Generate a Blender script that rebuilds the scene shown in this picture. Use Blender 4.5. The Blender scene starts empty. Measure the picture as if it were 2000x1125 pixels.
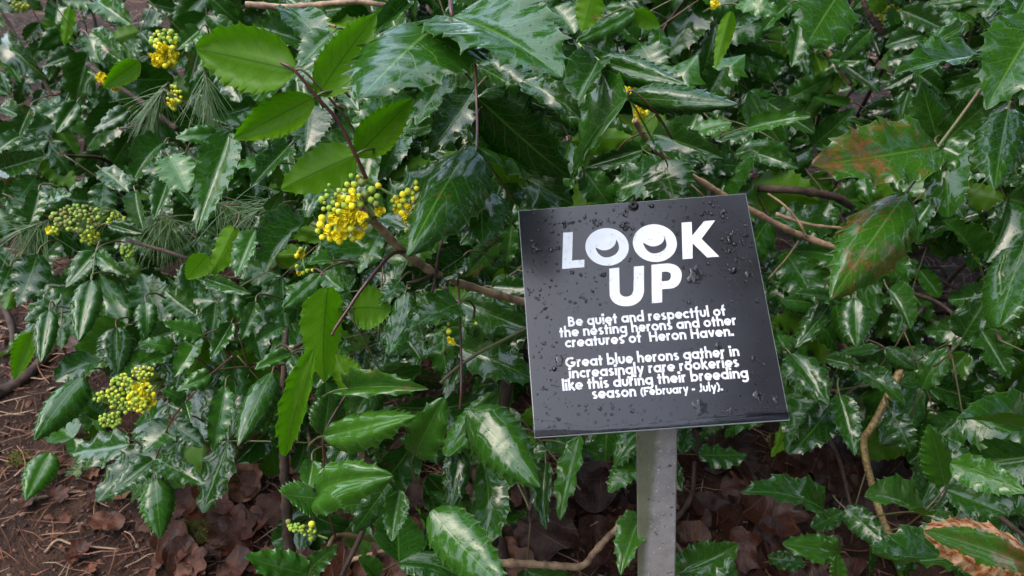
import bpy, math, random
import numpy as np
from mathutils import Vector, Matrix, noise
R = random.Random(11)
SC = bpy.context.scene
COL = SC.collection
rad = math.radians

# ---------------------------------------------------------------- camera
F = 1490.0                      # focal length in photo pixels (2000 wide)
PITCH = 30.0
CAM = Vector((0, 0, 0.92))
cd = bpy.data.cameras.new('camera')
cam = bpy.data.objects.new('camera', cd)
COL.objects.link(cam)
cam.location = CAM
cam.rotation_euler = (rad(90 - PITCH), 0, 0)
cd.sensor_width = 36
cd.lens = 36 * F / 2000
cd.clip_start = 0.02
cd.clip_end = 300
cd.dof.use_dof = True
cd.dof.focus_distance = 0.72
cd.dof.aperture_fstop = 11
SC.camera = cam

# ---------------------------------------------------------------- sky, sun, exposure
SUN_EL, SUN_AZ = 62, 255
w = bpy.data.worlds.new("World")
SC.world = w
w.use_nodes = True
wn = w.node_tree.nodes
wl = w.node_tree.links
sky = wn.new('ShaderNodeTexSky')
sky.sky_type = 'NISHITA'
sky.sun_disc = False
sky.sun_elevation = rad(SUN_EL)
sky.sun_rotation = rad(SUN_AZ)
sky.dust_density = 2.5
sky.air_density = 1.2
hs = wn.new('ShaderNodeHueSaturation')
hs.inputs['Saturation'].default_value = 0.9
wl.new(sky.outputs[0], hs.inputs['Color'])
bg = wn['Background']
wl.new(hs.outputs[0], bg.inputs[0])
bg.inputs[1].default_value = 0.15
sl = bpy.data.lights.new('sun', 'SUN')
so = bpy.data.objects.new('sun', sl)
COL.objects.link(so)
sl.energy = 0.5
sl.angle = rad(120)
sl.color = (1, 0.99, 0.97)
az = rad(SUN_AZ)
sdir = Vector((math.sin(az) * math.cos(rad(SUN_EL)), math.cos(az) * math.cos(rad(SUN_EL)), math.sin(rad(SUN_EL))))
so.rotation_euler = sdir.to_track_quat('Z', 'Y').to_euler()
so.location = (0, 0, 8)
SC.view_settings.view_transform = 'Standard'
SC.view_settings.look = 'None'
SC.view_settings.exposure = 2.05
SC.view_settings.gamma = 1
SC.view_settings.use_curve_mapping = False

# ---------------------------------------------------------------- helpers
RC = cam.rotation_euler.to_matrix()
UP = Vector((0, 0, 1))


def P(px, py, d):
    return CAM + RC @ Vector(((px - 1000) / F * d, -(py - 562.5) / F * d, -d))


def proj(p):
    q = RC.transposed() @ (Vector(p) - CAM)
    return 1000 + q.x / -q.z * F, 562.5 - q.y / -q.z * F, -q.z


def gz(x, y):
    n = noise.noise(Vector((x * 1.3, y * 1.3, 3.1))) * 0.05 + noise.noise(Vector((x * 5, y * 5, 9))) * 0.012 + noise.noise(Vector((x * 22, y * 22, 9))) * 0.004
    return 0.16 * (y - 0.7) + n + (0.0 if x > -0.6 else 0.05 * (-0.6 - x))


def ground_hit(px, py):
    d = (P(px, py, 1) - CAM)
    t = 0.4
    while t < 9:
        p = CAM + d * t
        if p.z < gz(p.x, p.y):
            return p, t
        t += 0.004
    return None, 9


def link(name, me, mat, parent=None, **kw):
    o = bpy.data.objects.new(name, me)
    COL.objects.link(o)
    if mat is not None and not me.materials:
        me.materials.append(mat)
    if parent is not None:
        o.parent = parent
    for k, v in kw.items():
        o[k] = v
    return o


def thing(name, label, cat, loc=(0, 0, 0), group=None):
    o = bpy.data.objects.new(name, None)
    COL.objects.link(o)
    o.location = loc
    o.empty_display_size = 0.02
    o['label'] = label
    o['category'] = cat
    if group:
        o['group'] = group
    return o


def mesh(name, v, f, smooth=True, uv=None):
    me = bpy.data.meshes.new(name)
    me.from_pydata([tuple(a) for a in v], [], [tuple(a) for a in f])
    if uv is not None:
        l = me.uv_layers.new(name='UVMap')
        idx = np.empty(len(me.loops), dtype=np.int32)
        me.loops.foreach_get('vertex_index', idx)
        l.data.foreach_set('uv', np.asarray(uv, dtype=np.float32)[idx].ravel())
    if smooth:
        me.polygons.foreach_set('use_smooth', [True] * len(me.polygons))
    me.update()
    return me


def smooth_path(pts, n=5):
    pts = [Vector(p) for p in pts]
    if len(pts) < 3:
        return pts
    out = []
    q = [2 * pts[0] - pts[1]] + pts + [2 * pts[-1] - pts[-2]]
    for i in range(1, len(q) - 2):
        a, b, c, d = q[i - 1:i + 3]
        for k in range(n):
            t = k / n
            out.append(0.5 * ((2 * b) + (c - a) * t + (2 * a - 5 * b + 4 * c - d) * t * t + (3 * b - a - 3 * c + d) * t ** 3))
    out.append(pts[-1])
    return out


def tube(V, Fc, UVs, pts, r0, r1, sides=7, knots=0.0, seed=0):
    pts = [Vector(p) for p in pts]
    n = len(pts)
    base = len(V)
    ref = None
    ln = 0
    for i, p in enumerate(pts):
        t = (pts[min(i + 1, n - 1)] - pts[max(i - 1, 0)]).normalized()
        if ref is None:
            ref = t.orthogonal().normalized()
        ref = (ref - t * ref.dot(t))
        if ref.length < 1e-6:
            ref = t.orthogonal()
        ref.normalize()
        b = t.cross(ref)
        if i:
            ln += (p - pts[i - 1]).length
        r = r0 + (r1 - r0) * i / max(1, n - 1)
        if knots >= .2 and i % 9 == 3:
            r *= 1.17
        if knots:
            r *= 1 + knots * max(0, noise.noise(Vector((i * 0.9 + seed * 7, seed, 0)))) * 2
        for k in range(sides):
            a = 2 * math.pi * k / sides
            rr = r * (1 + (knots * 0.5 * noise.noise(Vector((k * 1.7, i * 0.8, seed))) if knots else 0))
            V.append(p + ref * (math.cos(a) * rr) + b * (math.sin(a) * rr))
            UVs.append((k / sides, ln * 10))
    for i in range(n - 1):
        for k in range(sides):
            a = base + i * sides + k
            b2 = base + i * sides + (k + 1) % sides
            Fc.append((a, b2, b2 + sides, a + sides))
    Fc.append(tuple(base + k for k in reversed(range(sides))))
    Fc.append(tuple(base + (n - 1) * sides + k for k in range(sides)))


def tube_obj(name, paths, mat, parent=None, sides=7, knots=0.0, **kw):
    V, Fc, U = [], [], []
    for i, (pts, r0, r1) in enumerate(paths):
        tube(V, Fc, U, pts, r0, r1, sides, knots, seed=i + len(name) + R.random() * 9)
    o = link(name, mesh(name, V, Fc, True, U), mat, parent, **kw)
    return o


# ---------------------------------------------------------------- materials
class NT:
    def __init__(s, name):
        s.m = bpy.data.materials.new(name)
        s.m.use_nodes = True
        s.t = s.m.node_tree
        s.b = s.t.nodes['Principled BSDF']
        s.out = s.t.nodes['Material Output']

    def n(s, ty, **kw):
        nd = s.t.nodes.new('ShaderNode' + ty)
        for k, v in kw.items():
            if k.startswith('i_'):
                key = k[2:]
                nd.inputs[int(key) if key.isdigit() else key].default_value = v
            else:
                setattr(nd, k, v)
        return nd

    def l(s, a, b):
        s.t.links.new(a, b)

    def val(s, x, inp):
        if isinstance(x, (int, float)):
            inp.default_value = x
        else:
            s.l(x, inp)

    def math(s, op, a, b=0.0, c=None, clamp=False):
        nd = s.n('Math', operation=op, use_clamp=clamp)
        s.val(a, nd.inputs[0])
        s.val(b, nd.inputs[1])
        if c is not None:
            s.val(c, nd.inputs[2])
        return nd.outputs[0]

    def mix(s, f, a, b, mode='MIX'):
        nd = s.n('Mix', data_type='RGBA', blend_type=mode)
        s.val(f, nd.inputs[0])
        for x, i in ((a, 6), (b, 7)):
            if isinstance(x, tuple):
                nd.inputs[i].default_value = (*x, 1) if len(x) == 3 else x
            else:
                s.l(x, nd.inputs[i])
        return nd.outputs[2]

    def noise(s, vec, scale, detail=3, rough=.55, dim='3D'):
        nd = s.n('TexNoise', i_Scale=scale, i_Detail=detail, i_Roughness=rough)
        if vec is not None:
            s.l(vec, nd.inputs['Vector'])
        return nd.outputs[0]

    def ramp(s, x, stops, interp='LINEAR'):
        nd = s.n('ValToRGB')
        nd.color_ramp.interpolation = interp
        e = nd.color_ramp.elements
        while len(e) < len(stops):
            e.new(0.5)
        for el, (p, c) in zip(e, stops):
            el.position = p
            el.color = (*c, 1) if isinstance(c, tuple) else (c, c, c, 1)
        s.l(x, nd.inputs[0])
        return nd.outputs[0]

    def maprange(s, x, a, b, c=0.0, d=1.0, smooth=False):
        nd = s.n('MapRange', interpolation_type='SMOOTHSTEP' if smooth else 'LINEAR')
        s.l(x, nd.inputs[0])
        for i, v in enumerate((a, b, c, d)):
            s.val(v, nd.inputs[i + 1])
        return nd.outputs[0]

    def bump(s, h, strength, dist, normal=None):
        nd = s.n('Bump', i_Strength=strength, i_Distance=dist)
        s.l(h, nd.inputs['Height'])
        if normal is not None:
            s.l(normal, nd.inputs['Normal'])
        return nd.outputs[0]


def leaf_material():
    s = NT('wet_leaf')
    info = s.n('ObjectInfo')
    sep = s.n('SeparateColor')
    s.l(info.outputs['Color'], sep.inputs[0])
    light, lesion, yellow = sep.outputs[0], sep.outputs[1], sep.outputs[2]
    brown = info.outputs['Alpha']
    geo = s.n('NewGeometry')
    back = geo.outputs['Backfacing']
    uvn = s.n('UVMap')
    suv = s.n('SeparateXYZ')
    s.l(uvn.outputs[0], suv.inputs[0])
    u, v = suv.outputs[0], suv.outputs[1]
    au = s.math('ABSOLUTE', s.math('MULTIPLY_ADD', u, 2.0, -1.0))
    # per-leaf offset for all noises
    off = s.math('MULTIPLY', info.outputs['Random'], 71.0)
    cmb = s.n('CombineXYZ')
    s.l(s.math('MULTIPLY', u, 0.55), cmb.inputs[0])
    s.l(v, cmb.inputs[1])
    s.l(off, cmb.inputs[2])
    vec = cmb.outputs[0]
    n1 = s.noise(vec, 3.0, 3)
    n2 = s.noise(vec, 14.0, 4, .6)
    n3 = s.noise(vec, 60.0, 2, .6)
    wob = s.noise(vec, 5.0, 2)
    # veins
    mid = s.maprange(au, 0.012, 0.05, 1.0, 0.0, True)
    ph = s.math('SUBTRACT', s.math('MULTIPLY', v, 8.0), s.math('MULTIPLY', s.math('POWER', au, 0.8), 2.1))
    ph = s.math('ADD', ph, s.math('MULTIPLY', wob, 1.1))
    fr = s.math('ABSOLUTE', s.math('SUBTRACT', s.math('FRACT', ph), 0.5))
    lat = s.maprange(fr, 0.0, 0.06, 1.0, 0.0, True)
    lat = s.math('MULTIPLY', lat, s.maprange(au, 0.55, 0.98, 1.0, 0.0))
    vor = s.n('TexVoronoi', feature='DISTANCE_TO_EDGE', i_Scale=16.0)
    s.l(vec, vor.inputs['Vector'])
    ret = s.maprange(vor.outputs['Distance'], 0.0, 0.06, 1.0, 0.0)
    vein = s.math('MAXIMUM', mid, s.math('MULTIPLY', lat, 0.75))
    vein = s.math('MAXIMUM', vein, s.math('MULTIPLY', ret, 0.33))
    # colour
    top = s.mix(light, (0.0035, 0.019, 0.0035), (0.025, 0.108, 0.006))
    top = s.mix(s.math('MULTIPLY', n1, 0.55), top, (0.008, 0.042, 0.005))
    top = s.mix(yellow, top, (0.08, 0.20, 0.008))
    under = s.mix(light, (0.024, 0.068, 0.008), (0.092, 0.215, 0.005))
    under = s.mix(s.math('MULTIPLY', n1, 0.4), under, (0.045, 0.12, 0.006))
    base = s.mix(back, top, under)
    veincol = s.mix(back, (0.075, 0.16, 0.03), (0.035, 0.075, 0.008))
    base = s.mix(s.math('MULTIPLY', vein, 0.8), base, veincol)
    # lesions
    lm = s.maprange(s.math('ADD', s.math('MULTIPLY', n1, 0.75), s.math('MULTIPLY', n2, 0.35)), s.math('SUBTRACT', 0.72, s.math('MULTIPLY', lesion, 0.19)), s.math('SUBTRACT', 0.84, s.math('MULTIPLY', lesion, 0.17)), 0.0, 1.0, True)
    lm = s.math('MULTIPLY', lm, s.maprange(lesion, 0.02, 0.2))
    lm = s.math('MULTIPLY', lm, s.maprange(s.noise(vec, 38.0, 3), 0.30, 0.52))
    lc = s.ramp(n2, [(0.35, (0.05, 0.06, 0.008)), (0.48, (0.11, 0.055, 0.012)), (0.58, (0.17, 0.055, 0.02)), (0.66, (0.14, 0.08, 0.04)), (0.74, (0.03, 0.012, 0.006))])
    base = s.mix(s.math('MULTIPLY', lm, 0.85), base, lc)
    # fine specks of damage
    sp = s.maprange(n3, 0.70, 0.76)
    base = s.mix(s.math('MULTIPLY', sp, s.math('MULTIPLY', lesion, 0.6)), base, (0.3, 0.24, 0.13))
    # brown margin
    edge = s.maprange(s.math('ADD', au, s.math('ADD', s.math('MULTIPLY', n2, 0.4), s.math('MULTIPLY', n1, 0.5))), s.math('SUBTRACT', 1.86, brown), s.math('SUBTRACT', 1.89, brown))
    brc = s.ramp(n2, [(0.32, (0.04, 0.018, 0.01)), (0.44, (0.26, 0.075, 0.015)), (0.54, (0.40, 0.24, 0.13)), (0.62, (0.42, 0.27, 0.16)), (0.72, (0.14, 0.06, 0.02))])
    base = s.mix(edge, base, brc)
    # pale cuticle rim
    rim = s.maprange(au, 0.965, 1.0)
    base = s.mix(s.math('MULTIPLY', rim, 0.5), base, (0.16, 0.24, 0.07))
    s.l(base, s.b.inputs['Base Color'])
    # wetness
    wet = s.maprange(n1, 0.38, 0.66, 0.10, 0.17)
    rough = s.math('ADD', wet, s.math('MULTIPLY', n3, 0.02))
    rough = s.math('ADD', rough, s.math('MULTIPLY', back, 0.22))
    s.l(rough, s.b.inputs['Roughness'])
    s.b.inputs['IOR'].default_value = 1.47
    s.l(s.maprange(back, 0, 1, 0.54, 0.15), s.b.inputs['Specular IOR Level'])
    # relief: quilting between veins, wrinkles, drops
    h = s.math('MULTIPLY', s.math('SUBTRACT', 1.0, s.math('MAXIMUM', s.math('MULTIPLY', mid, 0.4), s.math('MULTIPLY', lat, 0.3))), 0.4)
    h = s.math('ADD', h, s.math('MULTIPLY', s.noise(vec, 4.5, 1), 2.0))
    h = s.math('ADD', h, s.math('MULTIPLY', n2, 0.15))
    nb = s.bump(h, 0.15, 0.0018)
    vd = s.n('TexVoronoi', i_Scale=40.0, i_Randomness=1.0)
    s.l(vec, vd.inputs['Vector'])
    sepc = s.n('SeparateColor')
    s.l(vd.outputs['Color'], sepc.inputs[0])
    rsz = s.maprange(sepc.outputs[0], 0.58, 1.0, 0.0, 0.34)
    dm = s.math('SUBTRACT', rsz, vd.outputs['Distance'])
    dome = s.math('SQRT', s.math('MAXIMUM', s.math('MULTIPLY', dm, 2.0), 0.0))
    wetarea = s.math('MULTIPLY', dome, s.math('SUBTRACT', 1.0, back))
    nb2 = s.bump(wetarea, 0.7, 0.0016, nb)
    s.l(nb2, s.b.inputs['Normal'])
    tr = s.n('BsdfTranslucent')
    s.l(s.mix(1.0, base, (1.3, 1.9, 0.45), 'MULTIPLY'), tr.inputs[0])
    ms = s.n('MixShader')
    s.l(s.maprange(yellow, 0, 1, 0.07, 0.34), ms.inputs[0])
    s.l(s.b.outputs[0], ms.inputs[1])
    s.l(tr.outputs[0], ms.inputs[2])
    s.l(ms.outputs[0], s.out.inputs[0])
    return s.m


def simple_mat(name, col, rough=0.5, spec=0.5, metallic=0.0, c2=None, scale=40, bump=0.0, bscale=200, bdist=0.001, coords='Object'):
    s = NT(name)
    tc = s.n('TexCoord')
    vec = tc.outputs[coords]
    if c2:
        n = s.maprange(s.noise(vec, scale, 5, .6), 0.35, 0.65)
        s.l(s.mix(n, col, c2), s.b.inputs['Base Color'])
    else:
        s.b.inputs['Base Color'].default_value = (*col, 1)
    s.b.inputs['Roughness'].default_value = rough
    s.b.inputs['Specular IOR Level'].default_value = spec
    s.b.inputs['Metallic'].default_value = metallic
    if bump:
        s.l(s.bump(s.noise(vec, bscale, 4, .6), bump, bdist), s.b.inputs['Normal'])
    return s.m


def soil_mat():
    s = NT('forest_soil')
    tc = s.n('TexCoord')
    vec = tc.outputs['Object']
    a = s.noise(vec, 9, 6, .65)
    b = s.noise(vec, 70, 5, .6)
    c = s.noise(vec, 260, 3, .6)
    col = s.ramp(a, [(0.3, (0.012, 0.006, 0.003)), (0.5, (0.032, 0.015, 0.008)), (0.7, (0.065, 0.031, 0.016))])
    col = s.mix(s.maprange(b, 0.45, 0.75), col, (0.03, 0.014, 0.009))
    col = s.mix(s.maprange(c, 0.66, 0.74), col, (0.10, 0.07, 0.05))
    s.l(col, s.b.inputs['Base Color'])
    s.l(s.maprange(b, 0.3, 0.7, 0.5, 0.9), s.b.inputs['Roughness'])
    s.b.inputs['Specular IOR Level'].default_value = 0.22
    h = s.math('ADD', s.math('MULTIPLY', b, 1.0), s.math('MULTIPLY', c, 0.35))
    s.l(s.bump(h, 0.9, 0.012), s.b.inputs['Normal'])
    return s.m


def island_mat(name, stops, rough=0.5, spec=0.4, bump=0.0):
    s = NT(name)
    geo = s.n('NewGeometry')
    s.l(s.ramp(geo.outputs['Random Per Island'], stops), s.b.inputs['Base Color'])
    s.b.inputs['Roughness'].default_value = rough
    s.b.inputs['Specular IOR Level'].default_value = spec
    return s.m


def dead_mat():
    s = NT('wet_dead_leaf')
    info = s.n('ObjectInfo')
    uvn = s.n('UVMap')
    cmb = s.n('CombineXYZ')
    suv = s.n('SeparateXYZ')
    s.l(uvn.outputs[0], suv.inputs[0])
    s.l(suv.outputs[0], cmb.inputs[0])
    s.l(suv.outputs[1], cmb.inputs[1])
    s.l(s.math('MULTIPLY', info.outputs['Random'], 53), cmb.inputs[2])
    vec = cmb.outputs[0]
    a = s.noise(vec, 3, 4, .6)
    b = s.noise(vec, 22, 4, .6)
    base = s.ramp(info.outputs['Random'], [(0.0, (0.022, 0.008, 0.005)), (0.3, (0.05, 0.015, 0.007)), (0.5, (0.10, 0.032, 0.013)), (0.75, (0.03, 0.012, 0.007)), (0.93, (0.06, 0.024, 0.013)), (1.0, (0.17, 0.08, 0.04))])
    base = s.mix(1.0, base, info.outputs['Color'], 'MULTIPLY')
    col = s.mix(s.maprange(a, 0.35, 0.7), base, (0.022, 0.010, 0.006))
    col = s.mix(s.math('MULTIPLY', s.maprange(b, 0.55, 0.75), 0.5), col, (0.17, 0.075, 0.04))
    # veins fan out from the base
    u = s.math('SUBTRACT', suv.outputs[0], 0.5)
    ang = s.math('ARCTAN2', u, s.math('ADD', suv.outputs[1], 0.12))
    fr = s.math('ABSOLUTE', s.math('SUBTRACT', s.math('FRACT', s.math('MULTIPLY', ang, 3.4)), 0.5))
    vein = s.maprange(fr, 0.0, 0.045, 1.0, 0.0)
    col = s.mix(s.math('MULTIPLY', vein, 0.5), col, (0.16, 0.08, 0.05))
    s.l(col, s.b.inputs['Base Color'])
    s.l(s.maprange(b, 0.3, 0.7, 0.22, 0.6), s.b.inputs['Roughness'])
    s.b.inputs['Specular IOR Level'].default_value = 0.28
    h = s.math('ADD', s.math('MULTIPLY', b, 0.8), s.math('MULTIPLY', vein, 0.4))
    s.l(s.bump(h, 0.6, 0.002), s.b.inputs['Normal'])
    return s.m


def petal_mat(name, green, mid, yel):
    s = NT(name)
    info = s.n('ObjectInfo')
    sep = s.n('SeparateColor')
    s.l(info.outputs['Color'], sep.inputs[0])
    tc = s.n('TexCoord')
    n = s.noise(tc.outputs['Object'], 1.6, 3)
    k = s.math('ADD', sep.outputs[0], s.math('MULTIPLY_ADD', n, 0.5, -0.25), clamp=True)
    c = s.ramp(k, [(0.0, green), (0.5, mid), (1.0, yel)])
    c = s.mix(sep.outputs[1], c, (0.09, 0.055, 0.035))
    s.l(c, s.b.inputs['Base Color'])
    s.b.inputs['Roughness'].default_value = 0.42
    s.b.inputs['Subsurface Weight'].default_value = 0.0
    s.l(s.bump(s.noise(tc.outputs['Object'], 5, 2), 0.3, 0.1), s.b.inputs['Normal'])
    return s.m


M_leaf = leaf_material()
M_soil = soil_mat()
M_dead = dead_mat()
M_bud = petal_mat('flower_bud', (0.20, 0.35, 0.035), (0.50, 0.54, 0.03), (0.88, 0.74, 0.015))
M_stalk = simple_mat('green_stalk', (0.17, 0.26, 0.04), 0.5)
M_rach = simple_mat('rachis_red_green', (0.09, 0.035, 0.025), 0.4, c2=(0.10, 0.12, 0.04), scale=14)
M_rachd = simple_mat('rachis_dark_purple', (0.05, 0.014, 0.014), 0.35, c2=(0.09, 0.03, 0.02), scale=20)
M_bark = simple_mat('shrub_bark', (0.42, 0.28, 0.16), 0.6, c2=(0.13, 0.075, 0.045), scale=60, bump=0.8, bscale=160, bdist=0.0018)
M_bark_y = simple_mat('yellow_bark', (0.40, 0.29, 0.11), 0.6, c2=(0.11, 0.07, 0.03), scale=260, bump=0.8, bscale=190, bdist=0.0016)
M_barkd = simple_mat('dark_bark', (0.028, 0.018, 0.013), 0.75, 0.3, c2=(0.075, 0.048, 0.033), scale=40, bump=0.9, bscale=90, bdist=0.003)
M_needle = island_mat('fallen_needles', [(0.0, (0.10, 0.038, 0.02)), (0.45, (0.21, 0.085, 0.045)), (0.8, (0.30, 0.15, 0.085)), (1.0, (0.46, 0.32, 0.2))], 0.45)
M_chips = island_mat('litter_chips', [(0.0, (0.012, 0.006, 0.004)), (0.45, (0.05, 0.02, 0.011)), (0.85, (0.13, 0.055, 0.03)), (1.0, (0.26, 0.2, 0.15))], 0.6)
M_pine = island_mat('green_needles', [(0.0, (0.035, 0.08, 0.022)), (0.6, (0.075, 0.14, 0.04)), (1.0, (0.14, 0.21, 0.08))], 0.4)
M_moss = island_mat('moss', [(0.0, (0.07, 0.08, 0.015)), (0.6, (0.16, 0.16, 0.03)), (1.0, (0.3, 0.26, 0.07))], 0.8)

# ---------------------------------------------------------------- ground
def build_ground():
    xs = np.concatenate([np.linspace(-14, -2.2, 26), np.linspace(-2.1, 2.1, 190), np.linspace(2.2, 14, 26)])
    ys = np.concatenate([np.linspace(-14, 0.1, 26), np.linspace(0.13, 4.2, 190), np.linspace(4.4, 16, 26)])
    V = [(x, y, gz(x, y)) for y in ys for x in xs]
    nx = len(xs)
    Fc = [(j * nx + i, j * nx + i + 1, (j + 1) * nx + i + 1, (j + 1) * nx + i) for j in range(len(ys) - 1) for i in range(nx - 1)]
    link('ground', mesh('ground', V, Fc), M_soil, kind='structure', label='dark damp forest soil of the bank under the shrubs')


build_ground()

# ---------------------------------------------------------------- sign
SQ = [(1012, 411), (1457, 377), (1547, 820), (1048, 855)]


def homog(src, dst):
    A, b = [], []
    for (x, y), (u, v) in zip(src, dst):
        A.append([x, y, 1, 0, 0, 0, -u * x, -u * y]); b.append(u)
        A.append([0, 0, 0, x, y, 1, -v * x, -v * y]); b.append(v)
    return np.append(np.linalg.solve(np.array(A, float), np.array(b, float)), 1).reshape(3, 3)


SW = 0.20
Hs = homog([(0, 0), (1, 0), (1, 1), (0, 1)], [(x - 1000, y - 562.5) for x, y in SQ])
Bs = np.linalg.inv(np.diag([F, F, 1.])) @ Hs
sx = np.linalg.norm(Bs[:, 0])
conv = lambda a: RC @ Vector((a[0], -a[1], -a[2]))      # image axes to world
X0 = conv(Bs[:, 0]).normalized()
Y0 = conv(Bs[:, 1])
Y0 = (Y0 - X0 * Y0.dot(X0)).normalized()
N0 = -(X0.cross(Y0)).normalized()
ORG = CAM + conv(Bs[:, 2]) / sx * SW
if N0.dot(CAM - ORG) < 0:
    N0 = -N0
SM = Matrix.Translation(ORG) @ Matrix((X0, -Y0, N0)).transposed().to_4x4()     # local x right, y up, z towards the reader
Hinv = np.linalg.inv(Hs)


def S(px, py):
    q = Hinv @ np.array([px - 1000, py - 562.5, 1.0])
    return (q[0] / q[2] * SW, -q[1] / q[2] * SW)


def panel_material():
    s = NT('black_gloss_panel')
    tc = s.n('TexCoord')
    vec = tc.outputs['Object']
    s.b.inputs['Base Color'].default_value = (0.012, 0.012, 0.014, 1)
    n = s.noise(vec, 25, 4, .6)
    s.l(s.maprange(n, 0.3, 0.7, 0.17, 0.24), s.b.inputs['Roughness'])
    s.b.inputs['IOR'].default_value = 1.6
    s.b.inputs['Specular IOR Level'].default_value = 0.35
    s.l(s.bump(s.noise(vec, 600, 2), 0.05, 0.0004), s.b.inputs['Normal'])
    return s.m


def rounded_box(w, h, t, bev):
    import bmesh
    bm = bmesh.new()
    bmesh.ops.create_cube(bm, size=1)
    for v in bm.verts:
        v.co.x = (v.co.x + .5) * w
        v.co.y = (v.co.y - .5) * h
        v.co.z = (v.co.z - .5) * t
    bmesh.ops.bevel(bm, geom=[e for e in bm.edges], offset=bev, segments=2, affect='EDGES', profile=.5)
    me = bpy.data.meshes.new('panel')
    bm.to_mesh(me)
    bm.free()
    return me


sign = thing('sign', 'black square LOOK UP sign with white lettering on a grey metal post', 'sign')
sign.matrix_world = SM
M_panel = panel_material()
M_white = simple_mat('white_print', (0.66, 0.67, 0.67), 0.45, c2=(0.58, 0.595, 0.60), scale=60)
M_edge = simple_mat('pale_cut_edge', (0.30, 0.31, 0.31), 0.4)
core = link('panel_core', rounded_box(SW, SW, 0.0022, 0.0002), M_edge, sign, label='thin pale cut edge of the panel')
core.location.z = -0.0008
face = link('panel', rounded_box(SW - 0.0012, SW - 0.0012, 0.0009, 0.00015), M_panel, sign)
face.location = (0.0006, -0.0006, 0.0)


def curve_fill(name, loops, z, mat, parent):
    c = bpy.data.curves.new(name, 'CURVE')
    c.dimensions = '2D'
    c.fill_mode = 'BOTH'
    for lp in loops:
        sp = c.splines.new('POLY')
        sp.points.add(len(lp) - 1)
        for p, q in zip(sp.points, lp):
            p.co = (q[0], q[1], 0, 1)
        sp.use_cyclic_u = True
    tmp = bpy.data.objects.new('tmp', c)
    COL.objects.link(tmp)
    bpy.context.view_layer.update()
    me = bpy.data.meshes.new_from_object(tmp.evaluated_get(bpy.context.evaluated_depsgraph_get()))
    COL.objects.unlink(tmp)
    bpy.data.objects.remove(tmp)
    o = link(name, me, mat, parent)
    o.location.z = z
    return o


def bez(p0, p1, p2, p3, n=14):
    out = []
    for i in range(1, n + 1):
        t = i / n
        a, b, c, d = (1 - t) ** 3, 3 * t * (1 - t) ** 2, 3 * t * t * (1 - t), t ** 3
        out.append((a * p0[0] + b * p1[0] + c * p2[0] + d * p3[0], a * p0[1] + b * p1[1] + c * p2[1] + d * p3[1]))
    return out


ZP = 0.00008
k3 = 5.622
A3 = lambda x, y: S(1080 + x / k3, 410 + y / k3)
A4 = lambda x, y: S(1240 + x / k3, 410 + y / k3)
curve_fill('letter', [[A3(*p) for p in [(115, 250), (220, 242), (215, 555), (350, 545), (350, 628), (107, 648)]]], ZP, M_white, sign)


def letter_O(A, l, r, t, b, lt, rt, ub, lb, rm):
    L, Rr = A(l, (t + b) / 2 + 8), A(r, (t + b) / 2 - 6)
    T, B = A((l + r) / 2 + 20, t), A((l + r) / 2 - 20, b)
    cx, cy = (L[0] + Rr[0]) / 2, (T[1] + B[1]) / 2
    rx, ry = (Rr[0] - L[0]) / 2, (T[1] - B[1]) / 2
    outer = [(cx + rx * math.cos(a), cy + ry * math.sin(a)) for a in np.linspace(0, 2 * math.pi, 56, endpoint=False)]
    lt, rt, ub, lb, rm = A(*lt), A(*rt), A(*ub), A(*lb), A(*rm)
    cr = [lt]
    # lower arc, left tip to right tip
    cr += bez(lt, (lt[0] + 0.0006, lb[1] + (lt[1] - lb[1]) * .45), (lb[0] - (lb[0] - lt[0]) * .55, lb[1]), lb)
    cr += bez(lb, (lb[0] + (rm[0] - lb[0]) * .6, lb[1]), (rm[0] + .0004, rm[1] - (rm[1] - lb[1]) * .5), rm)
    cr += bez(rm, (rm[0] - .0001, rm[1] + (rt[1] - rm[1]) * .5), (rt[0] + (rm[0] - rt[0]) * .5, rt[1] - (rt[1] - rm[1]) * .3), rt, 6)
    cr += bez(rt, (rt[0] - .0003, ub[1] + (rt[1] - ub[1]) * .45), (ub[0] + (rt[0] - ub[0]) * .55, ub[1]), ub)
    cr += bez(ub, (ub[0] - (ub[0] - lt[0]) * .5, ub[1]), (lt[0] + (ub[0] - lt[0]) * .3, lt[1] + (ub[1] - lt[1]) * .35), lt)[:-1]
    curve_fill('letter', [outer, cr], ZP, M_white, sign)


letter_O(A3, 360, 837, 197, 615, (470, 412), (697, 322), (575, 443), (600, 522), (728, 395))
letter_O(A4, -18, 465, 155, 575, (92, 357), (328, 292), (215, 400), (225, 478), (351, 365))
curve_fill('letter', [[A4(*p) for p in [(515, 140), (625, 132), (632, 285), (765, 122), (883, 115), (735, 318), (932, 512), (800, 522), (638, 365), (640, 533), (530, 542)]]], ZP, M_white, sign)
U_ = [(625, 645)]
U_ += bez((625, 645), (628, 760), (626, 850), (632, 935))
U_ += bez((632, 935), (650, 1030), (740, 1060), (825, 1057))
U_ += bez((825, 1057), (930, 1052), (1000, 990), (1008, 890))
U_ += [(1005, 612), (895, 622)]
U_ += [(893, 870)]
U_ += bez((893, 870), (890, 925), (860, 950), (815, 953))
U_ += bez((815, 953), (770, 952), (742, 930), (740, 890))
U_ += [(733, 632)]
curve_fill('letter', [[A3(*p) for p in U_]], ZP, M_white, sign)
P_ = [(188, 603)] + bez((188, 603), (260, 596), (300, 590), (370, 588)) + bez((370, 588), (470, 590), (520, 650), (522, 712)) + bez((522, 712), (522, 790), (480, 860), (390, 864)) + [(308, 870), (308, 1015), (197, 1025)]
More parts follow.
